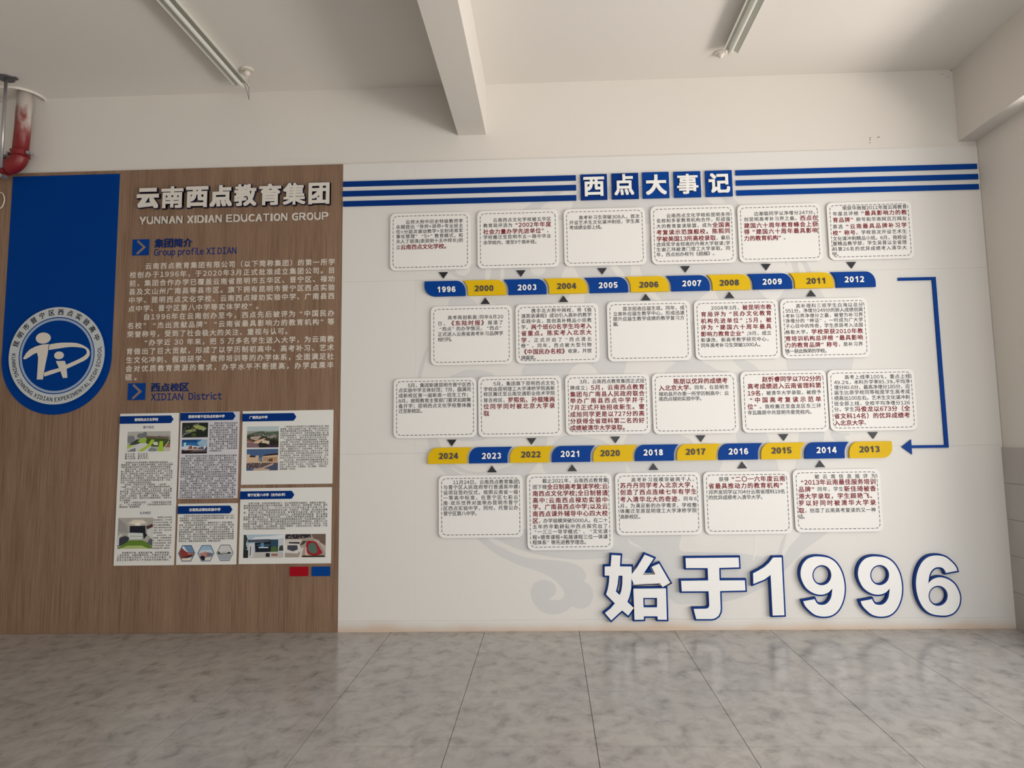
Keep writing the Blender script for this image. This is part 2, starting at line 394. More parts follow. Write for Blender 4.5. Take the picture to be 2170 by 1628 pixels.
# chips and scratches in the paint above the boards
c6 = crop(1470, 0, 3.1)
for x, y, w, h in ((1160, 905, 10, 7), (1158, 918, 7, 12), (1157, 938, 9, 7), (1212, 903, 18, 6), (1220, 897, 6, 6), (1690, 463, 14, 7), (1632, 488, 8, 6), (1670, 508, 6, 6)):
    a = c6(x - w / 2, y + h / 2); b = c6(x + w / 2, y - h / 2)
    plate('paint_chip', [[(a[0], a[1]), (b[0], a[1] + .3 * (b[1] - a[1])), (b[0] - .3 * (b[0] - a[0]), b[1]), (a[0] + .2 * (b[0] - a[0]), b[1] - .2 * (b[1] - a[1]))]], 0, .0008, GROUT, wall_back)
c0 = crop(0, 0, 2.893)
for i in range(26):
    x = 1345 + i * 25 + random.uniform(-8, 8); y = 992 - (x - 1345) * .025 + random.uniform(-5, 5); l = random.uniform(4, 15)
    a = c0(x, y); plate('paint_scratch', [[(a[0], a[1]), (a[0] + l * .0011, a[1] + .0022), (a[0] + l * .0009, a[1] - .0012)]], 0, .0006, mat('paint_scar', (.50, .45, .40), .9), wall_back)

# ------------------------------------------------------------------ wall boards
BT = 0.012                                   # board front plane
XB = (P(727, 349, BT)[0] + P(716, 1340, BT)[0]) / 2
ZT = (P(727, 349, BT)[1] + P(1470, 325, BT)[1] + P(2067, 310, BT)[1]) / 3
wood = thing('wood_panel', (XB - 1.8, -BT, 0.0), 'brown wood-grain wall panel left of the white board, from floor to lintel height', 'wall panel')
plate('board', [rect(-4.55, XB - .0008, 0.001, ZT)], 0.001, BT, WOOD, wood)
white = thing('white_board', ((XB + XR) / 2, -BT, 0.0), 'long white wall board with faint grey cloud pattern behind the timeline cards', 'wall panel')
seamz = [0.0, P(770, 1316.5, BT)[1], (P(850, 963, BT)[1] + P(2110, 941, BT)[1]) / 2, (P(720, 598, BT)[1] + P(2088, 567, BT)[1]) / 2, ZT]
xs1 = P(880, 1250, BT)[0]; seamx = [XB, xs1, xs1 + 1.22, xs1 + 2.44, XR - .002]
for r in range(4):
    cols = seamx
    if r == 0: cols = [XB, P(1285, 1330, BT)[0], XR - .002]
    for a, b in zip(cols, cols[1:]):
        plate('panel', [rect(a + .00015, b - .00015, seamz[r] + .0003, seamz[r + 1] - .0003)], 0.001, BT, BOARD, white)
# printed cloud motif, traced strips and lobes
ML = [0]
def motif(pts, m, lvl, cr, sm=True, corners=()):
    ML[0] += 1
    q = [cr(x, y, BT) for x, y in pts]
    if sm: q = smooth_loop(q, 4, corners)
    plate('cloud_motif', [q], BT, BT + .0001 + .000014 * ML[0], m, white)
cA = crop(820, 330, 3.464); cB = crop(1340, 330, 3.464); cC = crop(820, 760, 2.807); cD = crop(1340, 740, 3.539); cE = crop(700, 1140, 3.557)
cF = crop(0, 0, 1)

for m_, pts, cr in (
    (0, [(908, 732), (903, 757), (896, 785), (891, 803), (885, 803), (889, 780), (898, 752)], cF),
    (0, [(1190, 398), (1225, 384), (1228, 388), (1196, 404), (1160, 430), (1128, 452), (1100, 452), (1135, 425), (1165, 402)], cF),
    (0, [(1225, 405), (1300, 395), (1400, 395), (1480, 400), (1500, 425), (1520, 470), (1200, 470), (1212, 440)], cF),
    (0, [(1520, 405), (1545, 412), (1572, 440), (1600, 480), (1570, 470), (1545, 440)], cF),
    (0, [(950, 565), (1010, 560), (1100, 560), (1190, 555), (1215, 590), (1190, 640), (1060, 650), (1000, 600), (960, 585)], cF),
    (0, [(1210, 560), (1230, 540), (1330, 555), (1340, 600), (1400, 650), (1280, 650), (1230, 610)], cF),
    (0, [(1355, 560), (1385, 490), (1420, 470), (1520, 470), (1545, 520), (1530, 590), (1470, 640), (1420, 650), (1380, 610)], cF),
    (0, [(1535, 560), (1560, 545), (1650, 540), (1700, 545), (1730, 600), (1745, 650), (1640, 660), (1545, 650), (1515, 610)], cF),
    (0, [(950, 650), (955, 632), (975, 624), (995, 631), (1012, 650), (990, 700), (960, 700)], cF),
    (0, [(1240, 625), (1280, 640), (1320, 690), (1330, 760), (1290, 820), (1120, 820), (1118, 768), (1200, 755), (1240, 700)], cF),
    (0, [(1330, 640), (1390, 645), (1480, 690), (1490, 770), (1560, 790), (1600, 800), (1560, 810), (1480, 800), (1400, 740)], cF),
    (0, [(1397, 833), (1405, 795), (1430, 770), (1465, 763), (1500, 772), (1530, 800), (1540, 850), (1500, 900), (1430, 900)], cF),
    (0, [(1552, 762), (1575, 762), (1600, 776), (1620, 800), (1600, 800), (1575, 785)], cF),
    (0, [(1675, 745), (1798, 745), (1800, 800), (1770, 900), (1700, 900), (1680, 820)], cF),
    (0, [(952, 810), (965, 793), (992, 784), (1025, 786), (1052, 800), (1060, 850), (1045, 920), (1000, 935), (960, 920)], cF),
    (0, [(906, 925), (925, 925), (945, 965), (985, 995), (1030, 1000), (1085, 985), (1125, 955), (1140, 920), (1160, 925), (1150, 965), (1120, 1005), (1080, 1030), (1000, 1030), (945, 1005), (915, 965)], cF),
    (0, [(1155, 1000), (1160, 960), (1190, 925), (1230, 925), (1280, 935), (1320, 970), (1320, 1010), (1240, 1030)], cF),
    (0, [(1340, 910), (1400, 900), (1460, 930), (1520, 945), (1530, 985), (1500, 1020), (1430, 1030), (1350, 1010), (1320, 960)], cF),
    (0, [(1560, 920), (1610, 900), (1640, 960), (1650, 1010), (1620, 1060), (1590, 1000)], cF),
    (0, [(1700, 900), (1745, 900), (1740, 960), (1720, 1030), (1680, 1040), (1690, 960)], cF),
    (0, [(1760, 915), (1785, 918), (1800, 920), (1800, 935), (1770, 935)], cF)):
    motif(pts, MOTIF, m_, cr)
# lighter lobes cut into the grey
for pts in ([(k_[0] + 16 * math.cos(a / 8 * 2 * PI), k_[1] + 14 * math.sin(a / 8 * 2 * PI)) for a in range(8)] for k_ in ((980, 570), (1140, 570))):
    motif(pts, MOTIFW, 1, cF)
for pts in ([(1029, 575), (1035, 560), (1042, 560), (1036, 600), (1028, 600)], [(1062, 560), (1068, 560), (1068, 600), (1060, 600)], [(1203, 560), (1212, 560), (1225, 590), (1190, 590)],
            [(1290, 560), (1304, 560), (1345, 610), (1330, 612)], [(1208, 800), (1212, 782), (1230, 771), (1252, 774), (1266, 790), (1268, 810)],
            [(1625, 560), (1645, 540), (1665, 560), (1668, 600), (1640, 640), (1612, 620), (1600, 600), (1622, 598)], [(1667, 556), (1676, 556), (1684, 600), (1672, 600)],
            [(955, 990), (985, 1003), (1025, 1004), (1048, 996), (1020, 1010), (985, 1010)], [(1455, 915), (1472, 918), (1485, 940), (1470, 940)],
            [(1700, 560), (1690, 560), (1704, 600), (1716, 600)], [(1790, 925), (1812, 922), (1830, 924), (1820, 934), (1800, 936)]):
    motif(pts, MOTIFW, 1, cF)
# the long swirl at the foot of the pattern
motif([(1080, -30), (1180, 70), (1300, 150), (1450, 215), (1560, 250), (1650, 290), (1720, 345), (1762, 400), (1765, 440), (1740, 465), (1700, 470), (1650, 461), (1690, 430), (1705, 395), (1690, 350), (1650, 326), (1600, 318), (1550, 335), (1520, 372), (1513, 420), (1530, 480), (1580, 545), (1650, 575), (1720, 573), (1780, 550), (1822, 518), (1860, 531), (1910, 532), (1960, 500), (1982, 440), (1975, 390), (1950, 350), (1915, 328), (1930, 290), (1920, 255), (1880, 215), (1800, 185), (1700, 170), (1560, 160), (1430, 135), (1300, 75), (1200, 20), (1170, -30)], MOTIF, 0, cE, True, (13, 29, 31))
motif([(1150, -60), (1230, 0), (1400, 80), (1560, 125), (1700, 150), (1850, 163), (1980, 160), (2100, 150), (2240, 156), (2400, 210), (2420, 120), (2250, 40), (2150, -60)], MOTIF, 0, cE)
motif([(1310, 1120), (1435, 1120), (1440, 1165), (1480, 1170), (1560, 1172), (1640, 1180), (1660, 1140), (1700, 1110), (1760, 1120), (1700, 1170), (1640, 1230), (1560, 1270), (1470, 1280), (1420, 1270), (1380, 1180)], MOTIF, 0, cF)
motif([(1462, 1120), (1530, 1120), (1530, 1140), (1510, 1156), (1490, 1158), (1468, 1148)], MOTIFW, 1, cF)
motif([(1600, 1125), (1612, 1125), (1606, 1160), (1596, 1190), (1598, 1160)], MOTIFW, 1, cF)
motif([(1672, 1125), (1700, 1125), (1672, 1160), (1655, 1190), (1662, 1155)], MOTIFW, 1, cF)


# ------------------------------------------------------------------ six stripes and five title tiles
c4 = crop(700, 320, 3.2566)
def stripe(tl, tr, bl, br, cr, where):
    d = .022; a, b, c_, e = [cr(*p, d) for p in (tl, tr, bl, br)]
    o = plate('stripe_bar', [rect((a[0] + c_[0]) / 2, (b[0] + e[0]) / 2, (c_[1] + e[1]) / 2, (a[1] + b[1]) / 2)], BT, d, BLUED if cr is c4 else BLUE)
    tag(o, where, 'stripe', 'blue stripes beside the heading')
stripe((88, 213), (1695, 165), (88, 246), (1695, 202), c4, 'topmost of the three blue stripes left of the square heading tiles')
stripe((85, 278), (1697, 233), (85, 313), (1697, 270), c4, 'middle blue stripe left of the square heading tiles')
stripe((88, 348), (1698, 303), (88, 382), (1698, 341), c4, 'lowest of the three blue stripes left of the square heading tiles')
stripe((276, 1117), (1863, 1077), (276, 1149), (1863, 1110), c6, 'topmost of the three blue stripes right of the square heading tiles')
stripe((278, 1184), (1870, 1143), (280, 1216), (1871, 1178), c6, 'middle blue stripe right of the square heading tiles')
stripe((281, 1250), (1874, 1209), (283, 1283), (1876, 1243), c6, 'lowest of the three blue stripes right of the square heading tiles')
c5 = crop(1200, 340, 5.7105)
for ch, (l, r, t, b), (gx0, gy0, gx1, gy1), dl, pos in (
    ('西', ((174, 320), (495, 318), (334, 167), (337, 475)), (208, 198, 460, 432), .030, 'first'),
    ('点', ((551, 312), (875, 305), (710, 154), (718, 464)), (580, 165, 818, 418), .030, 'second'),
    ('大', ((923, 300), (1245, 290), (1080, 141), (1090, 454)), (962, 170, 1213, 413), .036, 'middle'),
    ('事', ((1303, 290), (1628, 285), (1460, 133), (1470, 444)), (1340, 162, 1598, 403), .024, 'fourth'),
    ('记', ((1686, 280), (2010, 273), (1840, 121), (1852, 434)), (1722, 153, 1980, 390), .032, 'last')):
    d = .026; X0, X1, Z1, Z0 = c5(*l, d)[0], c5(*r, d)[0], c5(*t, d)[1], c5(*b, d)[1]
    T = thing('heading_tile', ((X0 + X1) / 2, -BT, (Z0 + Z1) / 2), '%s blue square tile of the board heading, with white character %s' % (pos, ch), 'sign tile', 'square tiles of the board heading')
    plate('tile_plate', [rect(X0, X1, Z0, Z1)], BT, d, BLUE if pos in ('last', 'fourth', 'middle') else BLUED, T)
    a = c5((gx0), (gy0 + gy1) / 2, .036)[0]; b_ = c5(gx1, (gy0 + gy1) / 2, .036)[0]; z1 = c5((gx0 + gx1) / 2, gy0, .036)[1]; z0 = c5((gx0 + gx1) / 2, gy1, .036)[1]
    mk('character', *fit_glyph(ch, a, b_, z0, z1, -.031, dl, .005), WHITE, T)

# ------------------------------------------------------------------ timeline tabs
def tab(kind, yr, xl, xr, z0, z1, colr, numpx, label):
    g, rx, ry = .018, .062, .072
    d = .030; hgt = z1 - z0; L = []
    if kind == 'a':                           # row running right: round top right corner, concave left
        if yr == '1996': L = [(xl, z1)] + arc(xl + .075, z0 + .07, .075, .07, 180, 270, 10)
        else:
            cx, cz, RX, RY = xl - g - rx, z1 - ry, rx + g, ry + g
            a1 = math.degrees(math.asin(ry / RY)); L = arc(cx, cz, RX, RY, a1, 0, 8) + [(xl, z0)]
        L += [(xr, z0)] + arc(xr - rx, z1 - ry, rx, ry, 0, 90, 10)
    else:                                     # row running left: round top left corner, concave right
        if yr == '2013': R_ = arc(xr - .062, z0 + .066, .062, .066, 270, 360, 10) + [(xr, z1 - .004), (xr - .004, z1)]
        else:
            cx, cz, RX, RY = xr + g + rx, z1 - ry, rx + g, ry + g
            a1 = math.degrees(math.asin(ry / RY)); R_ = [(xr, z0)] + arc(cx, cz, RX, RY, 180, 180 - a1, 8)
        L = [(xl, z0)] + R_ + arc(xl + rx, z1 - ry, rx, ry, 90, 180, 10)
    T = thing('year_tab', ((xl + xr) / 2, -BT, (z0 + z1) / 2), label, 'year sign', 'year tabs of the timeline')
    plate('tab_plate', [L], BT, d, colr, T)
    nx, nz = cF(numpx[0], numpx[1], d + .004)
    blue = colr is not YEL
    V, F = number_mesh(yr, nx, nz, .0395, .205 if blue else .175, d, d + .005, .835)
    mk('year_numerals', V, F, WHITE if blue else SLATE, T)
BY = lambda c: BLUE if c == 'b' else YEL
ORD = ['first', 'second', 'third', 'fourth', 'fifth', 'sixth', 'seventh', 'eighth', 'ninth', 'tenth', 'eleventh']
years1 = [('1996', 'b', 986.3, 627.7, 945.6, 613.2), ('2000', 'y', 1071.9, 625.8, 1025.9, 610.9), ('2003', 'b', 1158.2, 623.7, 1116.7, 609), ('2004', 'y', 1244, 620.7, 1200.8, 606.2),
          ('2005', 'b', 1331, 619, 1288.6, 604.4), ('2006', 'y', 1417.4, 617.2, 1375.4, 603.2), ('2007', 'b', 1504.2, 615, 1465.9, 600.4), ('2008', 'y', 1590.5, 613.2, 1545.8, 599.1),
          ('2009', 'b', 1678.9, 611, 1636.2, 596.9), ('2011', 'y', 1766.7, 609.3, 1730.2, 595.1), ('2012', 'b', 1855.8, 607, 1810.2, 592)]
z0r = sum(cF(x, y, .03)[1] for _, _, x, y, _, _ in years1) / 11; z1r = (cF(955, 596.4, .03)[1] + cF(1806, 574.8, .03)[1]) / 2
xl = cF(899.5, 612, .03)[0]
for k, (yr, c_, x, y, nx, ny) in enumerate(years1):
    xr = cF(x, y - 8, .03)[0]
    zz = .006 * (k - 5) / 5 * 0
    tab('a', yr, xl, xr, z0r + zz, z1r + zz, BY(c_), (nx, ny), '%s year tab marked %s, %s along the upper row' % ('blue' if c_ == 'b' else 'yellow', yr, ORD[k]))
    xl = xr + .018
years2 = [('2024', 'y', 906.6, 988.9, 950.3, 966.5), ('2023', 'b', 993.8, 1075.4, 1041.4, 966.2), ('2022', 'y', 1080.8, 1163.3, 1125.2, 963.3), ('2021', 'b', 1169.2, 1251.2, 1208.5, 962),
          ('2020', 'y', 1257, 1341, 1293.2, 960.4), ('2018', 'b', 1345.5, 1428.5, 1384.2, 959), ('2017', 'y', 1434.4, 1517.9, 1474.5, 957.4), ('2016', 'b', 1523.2, 1606.7, 1564.6, 956.7),
          ('2015', 'y', 1613, 1697.5, 1656.5, 954.8), ('2014', 'b', 1706, 1790.9, 1751.1, 953.9), ('2013', 'y', 1800.2, 1892.7, 1843, 952.2)]
z0r = (cF(947, 983.9, .03)[1] + cF(1840, 970, .03)[1]) / 2; z1r = (cF(960, 949.3, .03)[1] + cF(1850, 935.3, .03)[1]) / 2
for k, (yr, c_, a, b, nx, ny) in enumerate(years2):
    tab('b', yr, cF(a, 962, .03)[0], cF(b, 975, .03)[0], z0r, z1r, BY(c_), (nx, ny), '%s year tab marked %s, %s along the lower row' % ('blue' if c_ == 'b' else 'yellow', yr, ORD[k]))

# ------------------------------------------------------------------ small black triangles
YO = {q[0]: (ORD[k], 'upper') for k, q in enumerate(years1)}; YO.update({q[0]: (ORD[k], 'lower') for k, q in enumerate(years2)})
def tri(x, y, down, yr):
    d = .020; X, Z = cF(x, y, d); w, h = .031, .043
    L = [(X - w, Z), (X, Z - h), (X + w, Z)] if down else [(X - w, Z - h), (X + w, Z - h), (X, Z)]
    o = plate('triangle_marker', [L], BT, d, BLACK)
    tag(o, 'small black triangle pointing %s at the %s tab (%s) of the %s year row' % ('down' if down else 'up', YO[yr][0], yr, YO[yr][1]), 'triangle', 'black triangles of the timeline')
for x, y, yr in ((939.6, 576.8, '1996'), (1103.9, 572.9, '2003'), (1276.2, 568.2, '2005'), (1452.4, 564, '2007'), (1623.6, 559.3, '2009'), (1804.3, 555.3, '2012'),
                 (957.4, 931.8, '2024'), (1126.5, 928.6, '2022'), (1304.2, 925.4, '2020'), (1485, 922.8, '2017'), (1660.6, 920.1, '2015'), (1850.2, 915.9, '2013')): tri(x, y, True, yr)
for x, y, yr in ((1028.5, 630.7, '2000'), (1194, 626.5, '2004'), (1368.4, 622.8, '2006'), (1545.7, 618.4, '2008'), (1718.7, 614.6, '2011'),
                 (1042.7, 987.1, '2023'), (1212.7, 984.7, '2021'), (1384.7, 981.9, '2018'), (1572.9, 978.7, '2016'), (1737.9, 976.1, '2014')): tri(x, y, False, yr)

# ------------------------------------------------------------------ the bent arrow
d = .022; c7 = crop(1830, 540, 3.538)
xa, zt = c7(260, 172, d); zt2 = c7(260, 192, d)[1]; xo = (c7(540, 168, d)[0] + c7(642, 1445, d)[0]) / 2; xi = (c7(513, 192, d)[0] + c7(612, 1425, d)[0]) / 2
zt = (zt + c7(535, 166, d)[1]) / 2; zt2 = (zt2 + c7(510, 190, d)[1]) / 2
zb = (c7(640, 1447, d)[1] + c7(365, 1450, d)[1]) / 2; zb1 = (c7(612, 1426, d)[1] + c7(362, 1430, d)[1]) / 2
xh = c7(361, 1440, d)[0]; xt, zm = c7(287, 1443, d); zh1 = c7(356, 1386, d)[1]; zh0 = c7(365, 1497, d)[1]
A = thing('bent_arrow', ((xa + xo) / 2, -BT, (zt + zb) / 2), 'blue bent arrow linking the upper row of years to the lower row', 'arrow')
plate('arrow_line', [[(xa, zt2), (xi, zt2), (xi, zb1), (xh, zb1), (xh, zb), (xo, zb), (xo, zt), (xa, zt)]], BT, d, BLUE, A)
plate('arrow_head', [[(xt, (zb + zb1) / 2), (xh, zh0), (xh, zh1)]], BT, d, BLUE, A)

# ------------------------------------------------------------------ timeline cards
c8 = crop(1550, 420, 4.523); k6 = crop(800, 420, 4.285); k7 = crop(1170, 420, 4.285); k9 = crop(810, 780, 4.07); kA = crop(1180, 780, 4.285); kB = crop(1550, 770, 4.284)
def card(label, l, r, t, b, cr, tl, tr, lines, em=.0305, rem=.0375):
    d = .026; X0, X1, Z1, Z0 = cF(*l, d)[0], cF(*r, d)[0], cF(*t, d)[1], cF(*b, d)[1]
    T = thing('timeline_card', ((X0 + X1) / 2, -BT, (Z0 + Z1) / 2), label, 'card', 'rounded white timeline cards')
    mk('spacer', *merge([box(x - .02, x + .02, -BT - .008, -BT, z - .02, z + .02) for x in (X0 + .06, X1 - .06) for z in (Z0 + .06, Z1 - .06)]), PVC, T)
    plate('card_board', [rrect(X0, X1, Z0, Z1, .037)], BT + .008, d, CARD, T, bevel=.0012)
    # printed dashed border
    i = .0205; r_ = .030; path = rrect(X0 + i, X1 - i, Z0 + i, Z1 - i, r_, 5); path = path + [path[0]]
    V, F = [], []; w = .0019; acc = 0.0; per, on = .0278, .0185
    for p, q in zip(path, path[1:]):
        L_ = math.dist(p, q)
        if L_ < 1e-6: continue
        t_ = ((q[0] - p[0]) / L_, (q[1] - p[1]) / L_); nn = (-t_[1] * w, t_[0] * w); s = 0.0
        while s < L_:
            ph = acc % per
            if ph < on: e = min(L_ - s, on - ph)
            else: e = min(L_ - s, per - ph)
            e = max(e, 1e-5)
            if ph < on:
                n = len(V)
                for u, sg in ((s, 1), (s, -1), (s + e, -1), (s + e, 1)):
                    V.append((p[0] + t_[0] * u + nn[0] * sg, -(d + .0003), p[1] + t_[1] * u + nn[1] * sg))
                F.append((n, n + 1, n + 2, n + 3))
            s += e; acc += e
    mk('dashed_border', V, F, INKG, T)
    B_, R_ = ([], []), ([], [])
    for ln in lines:
        y, s = ln[0], ln[1]; xe = ln[2] if len(ln) > 2 else None
        x0 = cr(tl, y, d)[0]; X_e = cr(xe if xe else tr, y, d)[0]; zc = cr(tl, y, d)[1]
        line(s, x0, X_e, zc, em, rem, -(d + .0004), (B_, R_))
    if B_[0]: mk('black_text', B_[0], B_[1], INKG, T)
    if R_[0]: tag(mk('red_text', R_[0], R_[1], RED, T), 'dark red bold text')
up = lambda y: 'white card with dashed border above the %s tab (%s) of the %s year row' % (YO[str(y)][0], y, YO[str(y)][1])
lo = lambda y: 'white card with dashed border below the %s tab (%s) of the %s year row' % (YO[str(y)][0], y, YO[str(y)][1])
card(up(1996), (826.6, 513), (997, 509.8), (912, 450.6), (912, 572.2), k6, 168, 777, [(221, '　　云师大附中历史特级教师李'), (264, '永顺提出“导师+讲师+专业班主'), (308, '任+分层次滚动教学+全封闭准军'), (351, '事化管理”“5+”教育模式，和'), (395, '夫人丁丽清(原昆明十五中校长)创'), (447, '立{云南西点文化学校。}', 655)])
card(up(2003), (1011.4, 508.7), (1183.9, 506.3), (1096.4, 445.2), (1098.7, 567.8), k6, 960, 1577, [(203, '　　云南西点文化学校被五华区'), (251, '教育局评选为{“2002年年度}'), (308, '{社会力量办学先进单位”}，'), (357, '学校搬迁至昆明市五一路中华业'), (406, '余学校内，增至9个高补班。', 1470)])
card(up(2005), (1195, 504), (1368.4, 501.7), (1279.7, 441.3), (1282, 563), k7, 155, 795, [(180, '　　高考补习生突破308人，首次'), (224, '开设艺术生文化课冲刺班，学生高'), (269, '考成绩全部上线。', 478)])
card(up(2007), (1379.8, 499), (1558, 492), (1467, 435.4), (1471.4, 559), k7, 947, 1618, [(163, '　　云南西点文化学校和昆明多所'), (207, '名校和多家教育机构合作，形成强'), (257, '大的教育复读联盟，成为{全国高}'), (313, '{考复读示范旗舰校。陈熙同}'), (373, '{学被美国13所高校录取}，最后'), (423, '选择奖学金较高的丹佛大学就读;学'), (469, '生谢乙玮被澳门理工大学录取。同'), (514, '年，西点创办校刊《超越》。', 1500)])
card(up(2009), (1564.6, 497), (1741.3, 490), (1650.3, 432.3), (1654.7, 554.5), c8, 120, 830, [(153, '　　边瀚聪同学以净增分247分，'), (205, '创昆明高考补习界之最。{西点在}'), (265, '{建国六十周年教育峰会上获}'), (325, '{得“建国六十周年最具影响}'), (387, '{力的教育机构”}。', 545)])
card(up(2012), (1754.5, 488.5), (1934.5, 488), (1840.7, 427.5), (1846.3, 549.6), c8, 970, 1682, [(100, '　　荣获华商报2011年度云南教育'), (152, '年度总评榜{“最具影响力的教}'), (211, '{育品牌”}称号和华商网百万网友'), (275, '票选{“云南最具品牌补习学}'), (335, '{校”称号}。学校首次开设艺术生'), (390, '文化课冲刺精品小班。6月，我校设'), (438, '置精品教学部，学生吴晋以全省理'), (490, '科第26名的优异成绩考入清华大'), (538, '学。', 1055)], rem=.036)
card(lo(2000), (912.7, 711.7), (1085.2, 705), (998.4, 648), (1000.7, 773.4), k6, 547, 1142, [(1088, '　　高考再创新高:同年8月20'), (1140, '日，{《东陆时报》}报道了'), (1190, '“西点”的办学情况，“西点”'), (1238, '正式进入云南省高考补习品牌学'), (1285, '校行列。', 700)])
card(lo(2004), (1092.8, 711), (1269.2, 707), (1179.4, 643.9), (1182.3, 769.7), cA, 985, 1503, [(1141, '　　携手北大附中网校，将《极'), (1178, '速英语课程》成功引入高补的教学'), (1217, '实践中去，首创高补精品小班教'), (1260, '学，{两个班60名学生均考入}'), (1306, '{省重点。陈实考入北京大}'), (1356, '{学}，正式开启了“西点清北'), (1397, '榜”。同年，西点被大型刊物'), (1441, '{《中国民办名校》}收录，并授'), (1485, '牌嘉奖。', 1115)])
card(lo(2006), (1287.2, 702.4), (1463.6, 702), (1373, 638), (1377.7, 765.2), k7, 553, 1203, [(1008, '　　首次招收应届生班。同年，成'), (1053, '立高补应届生教学中心，形成迅速'), (1099, '提升应届生教学成绩的教学复习方'), (1146, '案。', 628)])
card(lo(2008), (1472.2, 701), (1651.2, 697), (1559.4, 635.2), (1565.2, 761.8), cB, 503, 1022, [(1121, '　　2008年3月，{被昆明市教}'), (1166, '{育局评为“民办文化教育}'), (1215, '{机构先进单位”;5月，被}'), (1263, '{评为“建国六十周年最具}'), (1311, '{影响力教育企业”};9月，成立'), (1355, '新课改、新高考教学研究中心，'), (1394, '同年高考补习生突破1000人。', 962)], rem=.036)
card(lo(2011), (1655.7, 696.4), (1841, 694), (1746.8, 632), (1750, 758.9), c8, 517, 1262, [(1036, '　　高补理科三班学生白海以总分'), (1082, '551分，净增分249分的骄人成绩创高'), (1131, '考补习界净增分之最，被誉为补习界'), (1179, '净增分的“神话”，一时成为广大学'), (1229, '子心目中的传奇，学生彦辰考入法国'), (1286, '格勒大学。{学校荣获2010年教}'), (1348, '{育培训机构总评榜“最具影响}'), (1411, '{力的教育品牌”称号}，是补习界'), (1469, '唯一获此殊荣的学校。', 940)], em=.030, rem=.036)
card(up(2024), (833.8, 864.8), (1009.7, 862), (920.6, 801.2), (921.8, 928.5), k9, 140, 767, [(153, '　　5月，集团新建昆明市晋宁区西'), (195, '点实验中学主体封顶；7月，圆满完'), (240, '成新校区第一届新高一招生工作；'), (285, '8月，按照教育主管部门要求如期筹'), (330, '备开学；昆明西点文化学校整体搬'), (373, '迁至新校区。', 370)])
card(up(2022), (1013.4, 860), (1190, 857), (1100, 797), (1102.4, 925.8), k9, 873, 1490, [(139, '　　5月，集团旗下昆明西点文化'), (184, '学校由昆明理工大学津桥学院高新'), (227, '校区搬迁至云南交通职业技术学院'), (280, '普吉校区，{罗熙佑、孙载隆两}'), (334, '{位同学同时被北京大学录}'), (393, '{取}。', 948)])
card(up(2020), (1198.2, 856), (1377, 853), (1285, 793.3), (1288.5, 920.8), kA, 120, 797, [(127, '　　3月，云南西点教育集团正式挂'), (182, '牌成立；{5月，云南西点教育}'), (241, '{集团与广南县人民政府联合}'), (300, '{举办广南县西点中学并于}'), (361, '{7月正式开始招收新生。雷}'), (423, '{成旭同学更是以727分的高}'), (485, '{分获得全省理科第二名的好}'), (546, '{成绩被清华大学录取。}', 650)])
card(up(2017), (1383, 855), (1562.9, 850), (1470.5, 790.3), (1474, 919.5), kA, 925, 1563, [(125, '　　　{陈朋以优异的成绩考}', 1552), (183, '{入北京大学}。同年，在昆明市'), (238, '禄劝县开办第一所学历制高中：云'), (283, '南西点禄劝实验中学。', 1340)], rem=.038)
card(up(2015), (1571, 850), (1753.5, 847), (1658.5, 786.1), (1664.4, 916.6), kB, 145, 816, [(149, '　　　{赵忻睿同学以702分的}'), (211, '{高考成绩进入云南省理科第}'), (273, '{19名}，被清华大学录取，被授予'), (336, '{“中国高考复读示范单}'), (396, '{位”}。我校搬迁至盘龙区东三环'), (450, '寺瓦路原中共昆明市委党校内。', 755)], rem=.038)
card(up(2013), (1756.3, 845), (1940.7, 843), (1844, 783.1), (1851, 913.1), kB, 932, 1622, [(129, '　　高考上线率100%，重点上线'), (175, '49.2%，本科升学率85.3%,平均净'), (221, '增分80.6分，最高净增分185分，应'), (268, '届生比原学校同等程度学生高考成'), (318, '绩高出100左右。艺术生文化课冲刺'), (368, '班全部上线，全校平均净增分126'), (420, '分。学生{冯俊龙以673分（全}'), (481, '{省文科14名）的优异成绩考}'), (543, '{入北京大学}。', 1248)])
card(lo(2023), (929.4, 1073.6), (1107.8, 1069), (1017.6, 1007), (1018.8, 1140.3), k9, 526, 1173, [(988, '　　11月24日，云南西点教育集团'), (1031, '与晋宁区人民政府举行普通高中建'), (1077, '设项目签约仪式，按照云南省一级'), (1122, '一等高中标准，在晋宁区七彩云'), (1167, '南·欢乐世界对面举办昆明市晋宁'), (1212, '区西点实验中学，同时，托管公办'), (1257, '晋宁区第八中学。', 840)])
card(lo(2021), (1116.6, 1085), (1297.6, 1077), (1207, 1004), (1206, 1166.3), cC, 866, 1314, [(729, '　　截止2021年，云南西点教育集'), (765, '团下辖{全日制高考复读学校:云}'), (804, '{南西点文化学校;全日制普通}'), (845, '{高中:云南西点禄劝实验中}'), (884, '{学、广南县西点中学;以及云}'), (925, '{南西点课外辅导中心四大校}'), (966, '{区}，办学规模突破5000人。在二十'), (1001, '五年的辛勤耕耘中西点探究出了'), (1032, '“一三三一导学模式”、“文化课'), (1064, '程+德育课程+拓展课程三位一体课'), (1095, '程体系”等先进教学理念。', 1202)])
card(lo(2018), (1304.6, 1068), (1485.9, 1066), (1392.4, 1001.5), (1396, 1134.5), kA, 574, 1272, [(1018, '　　高考补习规模突破两千人，'), (1069, '{苏丹丹同学考入北京大学，}'), (1130, '{创造了西点连续七年有学生}'), (1195, '{考入清华北大的奇迹}。同年6'), (1253, '月，为满足新的办学需求，学校整'), (1301, '体搬迁至原昆明理工大学津桥学院'), (1352, '高新校区。', 785)])
